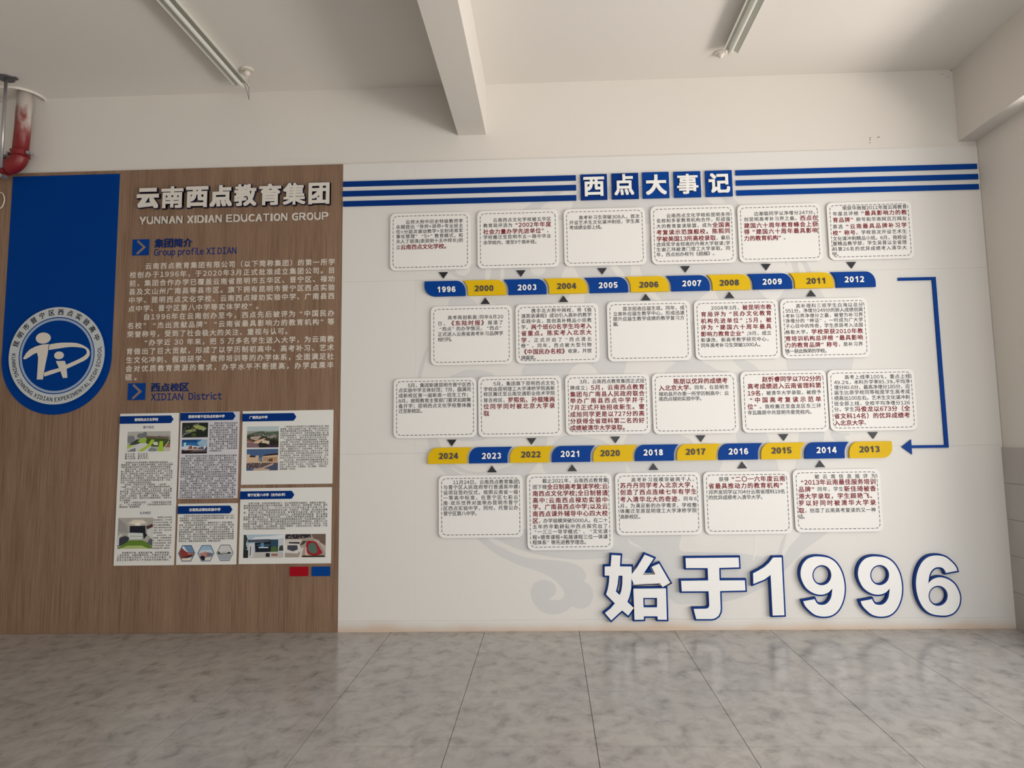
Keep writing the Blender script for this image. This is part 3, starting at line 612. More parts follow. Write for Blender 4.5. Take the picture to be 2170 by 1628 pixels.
card(lo(2016), (1492, 1065), (1676.5, 1063), (1580.2, 999.2), (1585.8, 1132.4), cD, 571, 1147, [(978, '　　获得{“二〇一六年度云南}'), (1028, '{省最具推动力的教育机构”}'), (1074, '邓声发同学以704分云南省理科19名'), (1114, '的优异成绩考入清华大学。', 998)])
card(lo(2014), (1682.5, 1060), (1868.3, 1056), (1771.8, 994.4), (1777.6, 1127.8), kB, 608, 1312, [(1032, '　　被云南信息报评为'), (1083, '{“2013年云南最佳服务培训}'), (1146, '{品牌”}同年，学生{靳佳琦被香}'), (1209, '{港大学录取，学生顾艳飞、}'), (1271, '{罗以好同时被清华大学录}'), (1338, '{取}，创造了云南高考复读的又一神'), (1393, '话。', 692)])

# ------------------------------------------------------------------ the large 始于1996
g1 = crop(1260, 1160, 6.3824); g2 = crop(1580, 1160, 4.5208); FD = .040
def big(name, label, pieces, cr, off=.0105):
    wl = [[[cr(x, y, FD) for x, y in lp] for lp in pc] for pc in pieces]
    xs = [p[0] for pc in wl for p in pc[0]]; zs = [p[1] for pc in wl for p in pc[0]]
    T = thing(name, ((min(xs) + max(xs)) / 2, -BT, min(zs)), label, 'sign letter', 'large white and blue characters at the foot of the board')
    body, face = [], []
    for pc in wl:
        body.append(plate_mesh([offset_loop(pc[0], off)] + [offset_loop(h, -off * .8) for h in pc[1:]], BT, FD - .004))
        face.append(plate_mesh(pc, FD - .004, FD))
    mk('blue_body', *merge(body), BLUED, T); mk('white_face', *merge(face), WHITE, T)
nv = [(230, 105), (352, 112), (342, 260), (500, 262), (503, 365), (498, 440), (495, 560), (470, 670), (443, 740), (530, 822), (455, 925), (372, 855), (225, 990), (140, 890), (215, 830), (275, 760), (155, 640), (180, 560), (195, 470), (200, 385), (137, 383), (137, 262), (217, 260)]
nvh = [(325, 385), (378, 385), (375, 500), (362, 590), (340, 648), (288, 600), (312, 500)]
si = [(678, 100), (800, 150), (650, 375), (822, 368), (772, 265), (872, 222), (1022, 480), (920, 540), (885, 487), (700, 493), (535, 505), (500, 430), (503, 365), (570, 280), (625, 190)]
kou = [(525, 562), (965, 557), (978, 982), (855, 980), (850, 935), (668, 935), (665, 980), (540, 982)]
kouh = [(658, 685), (845, 685), (845, 815), (663, 815)]
big('large_character', 'large white character 始 with blue sides at the foot of the board', [[nv, nvh], [si], [kou, kouh]], g1)
yu = [(1230, 148), (1948, 140), (1955, 272), (1685, 280), (1690, 450), (2032, 448), (2040, 585), (1697, 593), (1706, 830), (1700, 880), (1675, 930), (1630, 962), (1590, 972), (1375, 972), (1340, 835), (1510, 832), (1540, 820), (1552, 790), (1542, 595), (1180, 597), (1170, 455), (1537, 450), (1530, 282), (1237, 282)]
big('large_character', 'large white character 于 with blue sides, left of the big 1996', [[yu]], g1)
one = [(262, 100), (345, 98), (372, 652), (260, 655), (240, 265), (180, 310), (75, 352), (72, 250), (120, 226), (180, 190), (225, 150)]
big('large_digit', 'large white and blue digit 1 at the foot of the board', [[one]], g2)
nine = [(715, 90), (800, 105), (870, 155), (920, 240), (945, 340), (948, 430), (930, 520), (890, 600), (830, 650), (750, 665), (670, 650), (610, 605), (570, 560), (553, 518), (662, 498), (675, 525), (700, 548), (750, 552), (790, 530), (820, 480), (832, 395), (790, 435), (725, 455), (650, 440), (580, 390), (537, 310), (527, 240), (545, 170), (590, 115), (650, 92)]
nine_s = smooth_loop(nine, 4, (13, 14, 20)); hole = arc(731, 268, 91, 97, 0, 360, 32)[:-1]
big('large_digit', 'large digit 9 in white and blue directly after the large 1', [[nine_s, hole]], g2)
big('large_digit', 'large digit 9 in white and blue directly before the large 6', [[[(x + 550, y) for x, y in nine_s], [(x + 554, y - 1) for x, y in hole]]], g2)
six_s = [(2 * 737.5 - x + 1107, 2 * 377 - y - 10) for x, y in nine_s]; six_h = arc(1845, 466, 92, 97, 0, 360, 32)[:-1]
big('large_digit', 'large white and blue digit 6 at the right end of the wall board', [[six_s, six_h]], g2)

# ------------------------------------------------------------------ left: banner and school emblem
cb = crop(0, 340, 2.932); d = .016
bx0 = (cF(27.3, 372, d)[0] + cF(4, 760, d)[0]) / 2; bx1 = (cF(254, 370, d)[0] + cF(236, 745, d)[0]) / 2
bz1 = (cF(28, 373, d)[1] + cF(254, 370, d)[1]) / 2; bz0 = cF(113, 879, d)[1]; br = (bx1 - bx0) / 2
ban = plate('blue_banner', [[(bx1, bz1), (bx0, bz1)] + arc(bx0 + br, bz0 + br, br, br, 180, 360, 40)], BT, d, BANNER)
tag(ban, 'tall royal blue panel with a rounded foot on the wood-grain wall', 'sign panel')
c3 = crop(0, 620, 5.815)
ex, ez = c3(695, 776, .03); PXM = (c3(1280, 776, .03)[0] - c3(110, 776, .03)[0]) / 1170
E_ = thing('school_emblem', (ex, -d, ez), 'round silver and blue school emblem on the tall blue panel', 'emblem')
circ = lambda r, n=72: arc(ex, ez, r, r, 0, 360, n)[:-1]
R1 = 590 * PXM
plate('emblem_disc', [circ(R1)], d, .028, BANNER, E_, bevel=.001)
plate('outer_ring', [circ(R1), circ(467 * PXM)], .028, .0292, SILV, E_)
plate('inner_ring', [circ(455 * PXM), circ(427 * PXM)], .028, .0292, SILVB, E_)
fig = lambda pts, sm=True: [c3(x, y, .033) for x, y in pts]
def ell(x, y, rx, ry): a, b = c3(x, y, .033); return arc(a, b, rx * PXM, ry * PXM, 0, 360, 28)[:-1]
plate('large_figure', [fig([(598, 635), (580, 760), (550, 900), (522, 1072), (453, 1072), (465, 900), (470, 800), (455, 740), (400, 765), (350, 800), (310, 822), (292, 823), (285, 810), (320, 750), (370, 700), (440, 665), (520, 642)])], .028, .033, CREAM, E_)
plate('large_figure_head', [ell(530, 562, 90, 68)], .028, .033, CREAM, E_)
plate('looped_arm', [smooth_loop(fig([(610, 640), (720, 622), (850, 618), (950, 625), (1030, 655), (1080, 690), (1100, 730), (1095, 780), (1050, 830), (960, 875), (820, 940), (700, 985), (545, 1035), (540, 990), (620, 960), (730, 930), (810, 893), (920, 845), (1010, 800), (1060, 760), (1068, 725), (1040, 690), (960, 675), (850, 672), (720, 690), (600, 708)]), 3, (0, 12, 13, 25))], .028, .033, CREAM, E_)
plate('small_figure', [fig([(688, 845), (793, 843), (810, 893), (825, 1050), (775, 1055), (735, 945), (715, 905)])], .028, .0335, CREAM, E_)
plate('small_figure_head', [ell(724, 775, 57, 47)], .028, .033, CREAM, E_)
def ring_text(s, a0, a1, rad, sz, flip, dil, sx=1.0):
    out = ([], []); n = len(s)
    ws = [cell(c) * sx if not is_cjk(c) else 1 for c in s]; tot = sum(ws); acc = 0
    for ch, w in zip(s, ws):
        a = math.radians(a0 + (a1 - a0) * ((acc + w / 2) / tot)); acc += w
        if ch == ' ': continue
        b = ([], []); put(ch, 0, 0, sz, 0, dil, b, sx=1.0)
        g = glyph(ch); wid = 1.0 if is_cjk(ch) else cell(ch)
        ux, uz = (math.sin(a), -math.cos(a)) if not flip else (-math.sin(a), math.cos(a))   # reading direction
        vx, vz = (math.cos(a), math.sin(a)) if not flip else (-math.cos(a), -math.sin(a))   # glyph up
        m_ = len(out[0])
        for v in b[0]:
            lx = (v[0] - wid * sz / 2) * sx; lz = v[2] - .36 * sz
            out[0].append((ex + rad * math.cos(a) + ux * lx + vx * lz, -.0295, ez + rad * math.sin(a) + uz * lx + vz * lz))
        out[1].extend([tuple(i + m_ for i in f) for f in b[1]])
    return out
o1 = ring_text('昆明市晋宁区西点实验高中', 170, 17, 528 * PXM, 78 * PXM, False, .018)
o2 = ring_text('KUMMING JINNING XIDIAN EXPERIMENTAL HIGH SCHOOL', 176, 371, 530 * PXM, 62 * PXM, True, .018, .85)
mk('ring_lettering', *merge([o1, o2]), HEADB, E_)

# ------------------------------------------------------------------ left: raised title on the wood panel
cT = crop(270, 370, 4.822)
for ch, (x0, y0, x1, y1), dl, pos in (('云', (93, 137, 320, 345), .050, 0), ('南', (345, 120, 570, 342), .034, 1), ('西', (597, 120, 825, 335), .043, 2), ('点', (840, 108, 1068, 326), .045, 3),
                               ('教', (1090, 97, 1318, 320), .032, 4), ('育', (1345, 93, 1570, 312), .033, 5), ('集', (1590, 85, 1818, 308), .027, 6), ('团', (1850, 82, 2065, 302), .038, 7)):
    f = .034; X0 = cT(x0, (y0 + y1) / 2, f)[0]; X1 = cT(x1, (y0 + y1) / 2, f)[0]; Z1 = cT((x0 + x1) / 2, y0, f)[1]; Z0 = cT((x0 + x1) / 2, y1, f)[1]
    T = thing('title_character', ((X0 + X1) / 2, -BT, Z0), '%s raised cream character (%s) of the wood panel title, with navy sides' % (ORD[pos], ch), 'sign letter', 'raised title characters on the wood panel')
    mk('navy_body', *fit_glyph(ch, X0, X1, Z0, Z1, -(BT + f - .003) / 2, dl, (f - .003 - BT) / 2, grow=.020), mat('navy_sides', (.012, .014, .05), .5), T)
    mk('cream_face', *fit_glyph(ch, X0, X1, Z0, Z1, -(f - .0015), dl, .0015), mat('title_cream', (.70, .66, .60), .4), T)
# Latin line, every letter cut separately
s = 'YUNNAN XIDIAN EDUCATION GROUP'; f = .018
ZB = (cT(130, 511, f)[1] + cT(2050, 459, f)[1]) / 2; ZTp = (cT(130, 433, f)[1] + cT(2050, 381, f)[1]) / 2
LX0, LX1 = cT(122, 470, f)[0], cT(2052, 420, f)[0]
wd = {'I': .16}; ws = []
for ch in s:
    if ch == ' ': ws.append(.20)
    elif ch == 'I': ws.append(.19)
    else:
        g = glyph(ch); ws.append(.56 if ch != 'C' else .53)
gapn = .085; tot = sum(ws) + gapn * (len(s) - 1); k = (LX1 - LX0) / tot; x = LX0; seen = {}; words = s.split(); wi = 0; cnt = {}
for i, ch in enumerate(s):
    if ch == ' ': x += (ws[i] + gapn) * k; wi += 1; cnt = {}; continue
    cnt[ch] = cnt.get(ch, 0) + 1; rep = words[wi].count(ch)
    which = '' if rep == 1 else (('first ', 'last ') if rep == 2 else ('first ', 'middle ', 'last '))[cnt[ch] - 1]
    V, F = fit_glyph(ch, x, x + ws[i] * k, ZB, ZTp, -(BT + f) / 2, .030, (f - BT) / 2, res=3)
    if ch == 'I': V, F = box(x + .01 * k, x + .18 * k, -f, -BT, ZB, ZTp)
    o = mk('cut_letter', V, F, CREAM); tag(o, 'small cream cut-out letter, %s%s of the word %s' % (which, ch, words[wi]), 'letter', 'cream Latin letters under the title')
    x += (ws[i] + gapn) * k

# headings and running text printed on the wood panel
cH = crop(260, 490, 4.717)
def heading(cr, sq, che, cn, cnb, en, enb, where):
    f = .017; (x0, y0, x1, y1) = sq; xm, ym = (x0 + x1) / 2, (y0 + y1) / 2
    X0, X1, Z1, Z0 = cr(x0, ym, f)[0], cr(x1, ym, f)[0], cr(xm, y0, f)[1], cr(xm, y1, f)[1]
    T = thing('arrow_tile', ((X0 + X1) / 2, -BT, (Z0 + Z1) / 2), 'small blue square tile with a chevron, %s' % where, 'sign tile', 'blue chevron tiles on the wood panel')
    plate('tile_plate', [rect(X0, X1, Z0, Z1)], BT, f, BLUE, T)
    w = X1 - X0; h = Z1 - Z0
    lp = stroke_loops([(X0 + .30 * w, Z1 - .09 * h), (X0 + .73 * w, Z0 + .50 * h), (X0 + .29 * w, Z0 + .08 * h)], w * .13, False)
    plate('chevron', lp, f, f + .0015, mat('chevron_brown', (.235, .16, .125), .5), T)
    x0, y0, x1, y1 = cnb; f = .0165
    A0, A1 = cr(x0, (y0 + y1) / 2, f)[0], cr(x1, (y0 + y1) / 2, f)[0]; B1, B0 = cr((x0 + x1) / 2, y0, f)[1], cr((x0 + x1) / 2, y1, f)[1]
    T2 = thing('section_heading', ((A0 + A1) / 2, -BT, B0), 'dark blue heading lettering %s, %s' % (cn, where), 'heading')
    n = len(cn); p = (A1 - A0) / n
    for i, ch in enumerate(cn):
        V, F = fit_glyph(ch, A0 + i * p + .04 * p, A0 + (i + 1) * p - .04 * p, B0, B1, -(BT + f) / 2, .014, (f - BT) / 2, res=3); mk('character', V, F, HEADB, T2)
    x0, y0, x1, y1 = enb; out = ([], [])
    A0, A1 = cr(x0, y0, f)[0], cr(x1, y0, f)[0]; zb = cr(x0, y1, f)[1]; zt_ = cr(x0, y0, f)[1]; sz = (zt_ - zb) / .73
    W0 = sum(cell(c) for c in en) * sz; q = (A1 - A0) / W0; xx = A0
    for ch in en:
        if ch != ' ': put(ch, xx, zb, sz, -(BT + .0006), .014, out, sx=q)
        xx += cell(ch) * sz * q
    mk('latin_lettering', *out, HEADB, T2)
heading(cH, (97, 82, 261, 241), None, '集团简介', (316, 74, 697, 161), 'Group profile XI DIAN', (308, 180, 1137, 243), 'above the running text')
heading(cb, (794, 1385, 901, 1489), None, '西点校区', (935, 1384, 1175, 1436), 'XIDIAN  District', (935, 1450, 1380, 1492), 'above the five notices')
txt = ['　　云南西点教育集团有限公司（以下简称集团）的第一所学', '校创办于1996年，于2020年3月正式批准成立集团公司。目', '前，集团合作办学已覆盖云南省昆明市五华区、晋宁区、禄劝', '县及文山州广南县等县市区。旗下拥有昆明市晋宁区西点实验', '中学、昆明西点文化学校、云南西点禄劝实验中学、广南县西', '点中学、晋宁区第八中学等实体学校”。', '　　自1996年在云南创办至今，西点先后被评为“中国民办', '名校”“杰出贡献品牌”“云南省最具影响力的教育机构”等', '荣誉称号，受到了社会极大的关注、重视与认可。', '　　“办学近 30 年来，把 5 万多名学生送入大学，为云南教', '育做出了巨大贡献，形成了以学历制初高中、高考补习、艺术', '生文化冲刺、假期研学、教师培训等的办学体系，全面满足社', '会对优质教育资源的需求，办学水平不断提高，办学成果丰', '硕。']
ends = {5: 1605, 8: 1790, 13: 866}
f = BT + .0005; TX0 = (cb(805, 710, f)[0] + cb(778, 1350, f)[0]) / 2; TX1 = (cb(2083, 628, f)[0] + cb(2073, 1270, f)[0]) / 2
za = cb(2083, 630, f)[1]; zb_ = cb(2073, 1271, f)[1]
for i, s in enumerate(txt):
    out = ([], []); zc = za + (zb_ - za) * i / 12
    xe = cb(ends[i], 1000, f)[0] if i in ends else None
    line(s, TX0, TX1, zc, .0465, .0465, -f, (out, out), dil=.0195, xe=xe)
    mk('text_line', *out, CREAM, wood)

# ------------------------------------------------------------------ the five notices
def notice(name_label, corners, ribbon, title, tbox, base):
    f = BT + .006; (a, b, c_, e) = [cF(*p, f) for p in corners]
    X0, X1, Z1, Z0 = (a[0] + c_[0]) / 2, (b[0] + e[0]) / 2, (a[1] + b[1]) / 2, (c_[1] + e[1]) / 2
    T = thing('notice_board', ((X0 + X1) / 2, -BT, (Z0 + Z1) / 2), name_label, 'notice', 'notices about the schools on the wood panel')
    plate('notice_sheet', [rect(X0, X1, Z0, Z1)], BT, f, base, T)
    rx0, rx1, ry0, ry1 = ribbon; q = f + .003
    A0, A1 = cF(rx0, (ry0 + ry1) / 2, q)[0], cF(rx1, (ry0 + ry1) / 2, q)[0]; B1, B0 = cF((rx0 + rx1) / 2, ry0, q)[1], cF((rx0 + rx1) / 2, ry1, q)[1]; h = B1 - B0
    plate('title_ribbon', [[(A0, B0), (A1 - .40 * h, B0), (A1 - .30 * h, B0 + .05 * h), (A1, B0 + .5 * h), (A1 - .30 * h, B1 - .05 * h), (A1 - .40 * h, B1), (A0, B1)]], f - .001, q, BLUED, T)
    out = ([], []); x, y, w = tbox; n = len(title); xm, zm = cF(x, y, q); ww = w / 321.0; sz = ww / n * 1.02
    for i, ch in enumerate(title): put(ch, xm - ww / 2 + i * ww / n, zm - .37 * sz, sz, -(q + .0004), .030, out)
    mk('title_lettering', *out, WHITE, T)
    return T, f
def block(T, f, cr, x0, x1, y0, pitch, lines, em, slope=-.016, m=None, dil=.010):
    """slope: how far the lines rise towards the right in the photograph"""
    out = ([], []); X0, X1 = cr(x0, y0, f)[0], cr(x1, y0, f)[0]
    if isinstance(lines, tuple):
        paras, want = lines; n = 6.0
        while len(wrap(paras, n)) > want: n += .3
        lines = wrap(paras, n); em = min(em, (X1 - X0) / n * .97)
    for i, s in enumerate(lines):
        if not s: continue
        y = y0 + i * pitch; zc = cr(x0, y, f)[1]
        full = sum(cell(c) for c in s) * em > .80 * (X1 - X0)
        line(s, X0, X1, zc, em, em, -(f + .0004), (out, out), justify=full, dil=dil)
    mk('body_text', *out, m or INKG, T)
def wrap(paras, n):
    out = []
    for p in paras:
        p = '　　' + p
        cur = ''; w = 0
        for ch in p:
            c = cell(ch)
            if w + c > n + .05 and ch not in '，。、；”': out.append(cur); cur = ''; w = 0
            cur += ch; w += c
        out.append(cur)
    return out
def photo(T, f, cr, x0, y0, x1, y1, polys, name='printed_photo', edge=None):
    xm, ym = (x0 + x1) / 2, (y0 + y1) / 2
    X0, X1, Z1, Z0 = cr(x0, ym, f)[0], cr(x1, ym, f)[0], cr(xm, y0, f)[1], cr(xm, y1, f)[1]
    V, F, fm, ms = [], [], [], []
    for i, (c_, pts) in enumerate(polys):
        mm = col(*c_)
        if mm not in ms: ms.append(mm)
        n = len(V); yy = -(f + .0003 + .00004 * i)
        cl = lambda v: min(1, max(0, v))
        v, q = plate_mesh([[(X0 + cl(u) * (X1 - X0), Z0 + cl(w) * (Z1 - Z0)) for u, w in pts]], -yy, -yy)
        V += v; F += [tuple(k + n for k in t) for t in q]; fm += [ms.index(mm)] * len(q)
    return mk(name, V, F, ms, T, fm=fm)
def rc(a, b, c_, d_): return [(a, c_), (b, c_), (b, d_), (a, d_)]
rnd = random.Random(3)
def speck(n, x0, x1, z0, z1, w, h, cols):
    return [(cols[rnd.randrange(len(cols))], [(x, z), (x + w * rnd.uniform(.4, 1.2), z + h * rnd.uniform(-.3, .3)), (x + w * rnd.uniform(.5, 1), z + h), (x - w * .2, z + h * rnd.uniform(.5, 1))]) for x, z in ((rnd.uniform(x0, x1), rnd.uniform(z0, z1)) for _ in range(n))]
FULL = rc(0, 1, 0, 1)
q4 = crop(230, 860, 4.52)
T, f = notice('tall white notice 昆明西点文化学校, leftmost of the five', ((254.8, 877.3), (378.7, 875), (240.6, 1199.6), (368.3, 1197.8)), (253.9, 367.2, 881.5, 897.6), '昆明西点文化学校', (310, 889.4, 52), PAPER)
for t_, (x, y) in (('晋宁校区', (385, 207)), ('五华校区', (353, 1028))):
    out = ([], []); a = q4(x, y, f); sz = .0195
    for i, ch in enumerate(t_): put(ch, a[0] + (i - 2) * sz, a[1] - .37 * sz, sz, -(f + .0004), .008, out)
    mk('campus_heading', *out, HEADB, T)
photo(T, f, q4, 181, 246, 592, 438, [((176, 174, 168), FULL), ((70, 84, 45), [(.42, .75), (.85, .68), (1, .55), (1, .2), (.45, .25)]), ((110, 98, 80), [(.45, .78), (.9, .72), (1, .66), (1, .6), (.45, .68)]), ((120, 126, 130), [(0, .45), (0, .78), (.14, .80), (.18, .62), (.1, .4)]),
    ((112, 116, 120), [(.22, .70), (.23, .88), (.36, .92), (.38, .98), (.44, .96), (.46, .72), (.30, .66)]), ((60, 66, 62), [(.03, .32), (.2, .6), (.3, .62), (.4, .5), (.2, .35)]), ((150, 184, 70), [(.24, .50), (.33, .68), (.46, .64), (.42, .46), (.36, .40)]),
    ((205, 205, 200), [(.0, .0), (.0, .18), (.3, .42), (.45, .40), (.6, .2), (.72, .0)]), ((120, 124, 132), [(.0, .0), (.1, .12), (.2, .18), (.2, .0)]), ((160, 196, 60), [(0, .14), (0, .26), (.12, .34), (.16, .30)]), ((160, 196, 50), [(.26, .02), (.48, .32), (.56, .60), (.63, .58), (.58, .34), (.36, .0)]),
    ((215, 214, 208), [(.60, .40), (.62, .48), (.71, .46), (.72, .30), (.62, .32)]), ((130, 134, 142), [(.5, .1), (.56, .22), (.7, .1), (.68, .0), (.5, 0)]), ((160, 196, 50), [(.72, 0), (.75, .5), (.83, .5), (.84, 0)]), ((200, 210, 190), [(.86, .2), (.96, .5), (.98, .5), (.88, .18)]), ((170, 100, 85), [(.92, .3), (1, .42), (1, .2), (.9, .2)]), ((200, 190, 175), [(.84, 0), (.86, .18), (1, .16), (1, 0)])]
    + speck(16, .62, .98, .68, .74, .012, .06, [(90, 90, 84)]))
poem = ['高中五校，百元起考，', '都从此起，格享良求，', '聚八方名师，筑万千学子。']
block(T, f, q4, 158, 400, 464, 21, poem, .0142)
pA = ['昆明西点文化学校座落于美丽的国际花园城市——春城昆明，隶属于云南西点教育集团，由师大附中特级专家李永顺先生创办于1996年，是培养名校学子的摇篮。', '截至2024年，将近三万多名优秀学子从西点毕业，考入理想大学。其中二十多名同学考入清华、北大及香港大学，更是创造了连续13年有学生考入清华、北大的奇迹。艺术、体育类学生考入央音、中央、上戏等知名高校的人数也在不断增加。学校取得了每年超过98%的学生文化过线、众多学生被誉和中国传媒大学、中音、中央、上戏等知名高校的优异成绩。', '多年来，学校办学水平不断提高，“本科率”、“一本率”、“600分以上人数”均居云南省同类学校前列。', '办学28年以来，学校秉持“以学生为本、让人人都能成功者，把每个学生送到应该达到的高度”的办学理念，传承“没有任何借口，做最好的自己”的西点精神，以培养“人格健全、身心健康、习惯良好、成绩满意”的孩子为育人目标，坚持办社会满意的教育，办家长心坎上的教育。', '获得了“中国民办名校”、“中国高考复读示范单位”、“五杰贡献品牌”、“云南省最具品牌影响力的教育机构”等荣誉称号。']
block(T, f, q4, 122, 617, 547, 21.2, (pA, 21), .0140)
photo(T, f, q4, 88, 1074, 424, 1370, [((170, 166, 158), FULL), ((150, 148, 146), [(0, .55), (0, 1), (.25, .75), (.3, .5)]), ((190, 186, 178), [(.25, .82), (.4, .95), (.7, .95), (.85, .8), (.6, .72), (.35, .74)]), ((225, 215, 195), [(.32, .84), (.45, .92), (.7, .92), (.82, .84), (.6, .79), (.45, .79)]), ((240, 235, 215), [(.5, .84), (.48, .72), (.56, .66), (.64, .72), (.62, .84)]),
    ((26, 32, 44), [(.34, .50), (.34, .74), (.78, .74), (.80, .48), (.85, .45), (.75, .3), (.72, .5)]), ((80, 55, 45), [(.80, .72), (.98, .80), (1, .70), (.84, .62)]), ((205, 206, 204), [(.84, .62), (1, .70), (1, .3), (.84, .45)]), ((60, 62, 70), [(.0, .08), (.06, .35), (.22, .42), (.34, .36), (.3, .22), (.1, .1)]),
    ((96, 130, 48), [(.0, .0), (.12, .1), (.35, .27), (.7, .27), (.85, .2), (1, .05), (1, 0)]), ((170, 186, 120), [(.05, 0), (.3, .1), (.7, .1), (.9, 0)]), ((205, 212, 208), [(.28, .48), (.36, .52), (.72, .50), (.70, .30), (.35, .30)]), ((130, 138, 136), [(.36, .41), (.71, .40), (.71, .385), (.36, .395)]), ((210, 212, 214), [(.0, .10), (.02, .42), (.12, .48), (.13, .44), (.05, .38), (.05, .12)]), ((90, 92, 104), [(.86, .18), (.92, .32), (1, .30), (1, .08)])])
pA2 = ['昆明西点文化学校建设路校区，位于昆明市五华区专利西园，隶属于云南西点教育集团，学校主要有高考全日制冲刺、初中、高中全科同步培训等。', '办学多年来，一流的师资、卓越的教师团队、严谨的办学态度助力学校快速发展，取得了优异的成绩，获得了家长和孩子的一致好评。']
block(T, f, q4, 433, 609, 1070, 24.6, (pA2, 13), .0145)
block(T, f, q4, 82, 601, 1411, 22.8, (['学校教学严谨，管理实施严格，时间管理紧凑，一流的师资、卓越的教师团队，严谨的办学态度，深得学生和家长的好评，针对不同学生的需求，我校充分设立素质平台了不同班级不同的教学模式。'], 4), .0145)
q6 = crop(380, 870, 8.569)
T, f = notice('pale lilac notice 昆明市晋宁区西点实验中学, above the notice with hexagon photos', ((383, 874.4), (507.2, 872.2), (377.1, 1058), (502.8, 1055.8)), (382.5, 498.8, 874.4, 891), '昆明市晋宁区西点实验中学', (437.5, 882.8, 79.6), PAPERL)
photo(T, f, q6, 51, 222, 521, 490, [((32, 38, 34), FULL), ((60, 74, 66), [(0, .2), (.05, .6), (.2, .9), (.1, .3)]), ((120, 122, 118), [(.0, .12), (.1, .3), (.4, .42), (.4, .36), (.12, .2), (.02, .02)]), ((150, 155, 100), [(.13, .36), (.15, .50), (.48, .60), (.55, .50), (.5, .42), (.3, .38)]), ((130, 132, 124), [(.4, .82), (.64, .94), (.66, .90), (.44, .74)]), ((156, 166, 92), [(.42, .74), (.62, .84), (.82, .74), (.95, .62), (.86, .50), (.66, .52), (.5, .62)]), ((70, 84, 34), [(.36, .1), (.4, .3), (.54, .3), (.54, .04)]), ((196, 198, 186), [(.76, .52), (.84, .56), (.88, .48), (.8, .46)])]
    + speck(30, .15, .9, .35, .75, .04, .04, [(190, 192, 160), (60, 74, 50), (140, 146, 110)]))
photo(T, f, q6, 44, 530, 504, 785, [((38, 108, 168), FULL), ((16, 72, 132), rc(0, .6, .8, 1)), ((150, 180, 205), [(.6, .75), (.8, 1), (1, 1), (1, .5), (.7, .55)]), ((205, 214, 222), [(0, .3), (0, .5), (.3, .6), (.8, .5), (1, .55), (1, .3)]), ((40, 30, 34), rc(0, 1, 0, .26)), ((96, 90, 92), [(.3, .1), (.5, .26), (.95, .26), (1, .15)]), ((200, 172, 160), [(.08, .24), (.1, .32), (.85, .32), (.86, .26)]),
    ((184, 214, 232), rc(.08, .17, .35, .80)), ((120, 78, 66), [(.24, .32), (.28, .52), (.40, .58), (.42, .34)]), ((132, 92, 80), [(.44, .34), (.48, .48), (.60, .48), (.60, .32)]), ((96, 90, 104), [(.62, .32), (.64, .42), (.86, .50), (.88, .30)]), ((34, 44, 50), [(.90, .28), (.98, .5), (1, .6), (1, .28)]), ((215, 190, 175), [(.27, .36), (.29, .46), (.31, .46), (.30, .36)])])
pB = ['昆明市晋宁区西点实验中学位于晋宁新区，毗邻滇池——昆明市晋宁区古滇新区，是晋宁区委区政府落实“基础教育扩优提质行动计划”的重点项目，由晋宁区委区政府引进云南西点教育集团，按照云南省一级一等高完中标准规划设计，云南西点教育集团出资组建核心师资力量，主要面向昆明市招生，着力打造一所全国一流、西南领先、全国有影响力的高级中学。']
block(T, f, q6, 552, 1063, 236, 41.5, (pB, 13), .0140)
pB2 = ['晋宁区西点实验中学是云南西点教育集团整合多方教育资源入驻晋宁，倾情打造的一所独立人文化、硬件现代化、师资高标准、管理精细化的示范性高中。集团高考研究中心整体接管，深入践行“西点北清班”，连续13年培养20多名清北学子，3名学子进入全省前茅行列（前50名），4名学生高考成绩达700分（最高达727分）的教学管理经验，以晋宁区西点实验中学为载体，扩大西点“清北班”教学资源覆盖范围，优秀教师队伍以西点总部师资为核心，同时面向教育部直属的六所免费师范生全国师范类名校招聘研究生和大学生，聚集全国名师，满足社会对优质教育资源的需求。', '学校秉持“旅行是灵魂的力量——读书先做人，做人先立德，立德先敬行，管行先养心”的理念目标，传承“没有任何借口，做最好的自己”的西点精神，继承“专家治校、名师执教”的办学传统，倡导“爱生如子、爱校如家”的和谐校风，学校管理以教学为中心，以学生的全面发展为主线，以德育为先人先导，以培养“人格健全、身心健康、习惯良好、成绩优秀”的孩子为育人目标，构建适有个性化、最充分发挥孩子特长的具有本校特色的教育教学体系，为孩子的终身发展奠基，办社会满意的教育，办家长心坎上的教育。']
block(T, f, q6, 32, 1042, 832, 41.6, (pB2, 19), .0140)
q8 = crop(230, 1080, 7.75)
T, f = notice('white notice 云南西点禄劝实验中学 with three hexagonal photos at its foot', ((377.6, 1068.4), (503.9, 1066.2), (372.7, 1197.8), (499.9, 1196.3)), (376.7, 492.2, 1072.4, 1089), '云南西点禄劝实验中学', (434, 1080.4, 67.5), PAPER)
pC = ['云南西点禄劝实验中学是经禄劝县教育体育局于2017年7月批准成立，由云南西点教育集团出资集团出战略，统一运行主要管理的一所全日制高级中学。', '学校秉承“没有任何借口，做最好的自己”的西点精神，本着“孩子和家长的需望是西点努力的方向”的原则，教全孩子“读书先做人，做人先立德”，以“清孙良知成德意，成人才和义结素”的做德思想素施教育，办家长心坎上的教育。主要构建素质课程，文化课好，拓展课程相结合的课程体系，构建适有个性化、最充分发挥孩子特长的具有本校特色的教育教学体系，为孩子的终身发展奠基。学校骨干教师面向全国招聘优秀在职教师，研究生和应届大学生以教育部直属的六所免费师范为主，聚集全国师范类名校，聚集全国名师。']
block(T, f, q8, 1165, 2066, 108, 37.6, (pC, 12), .0142)
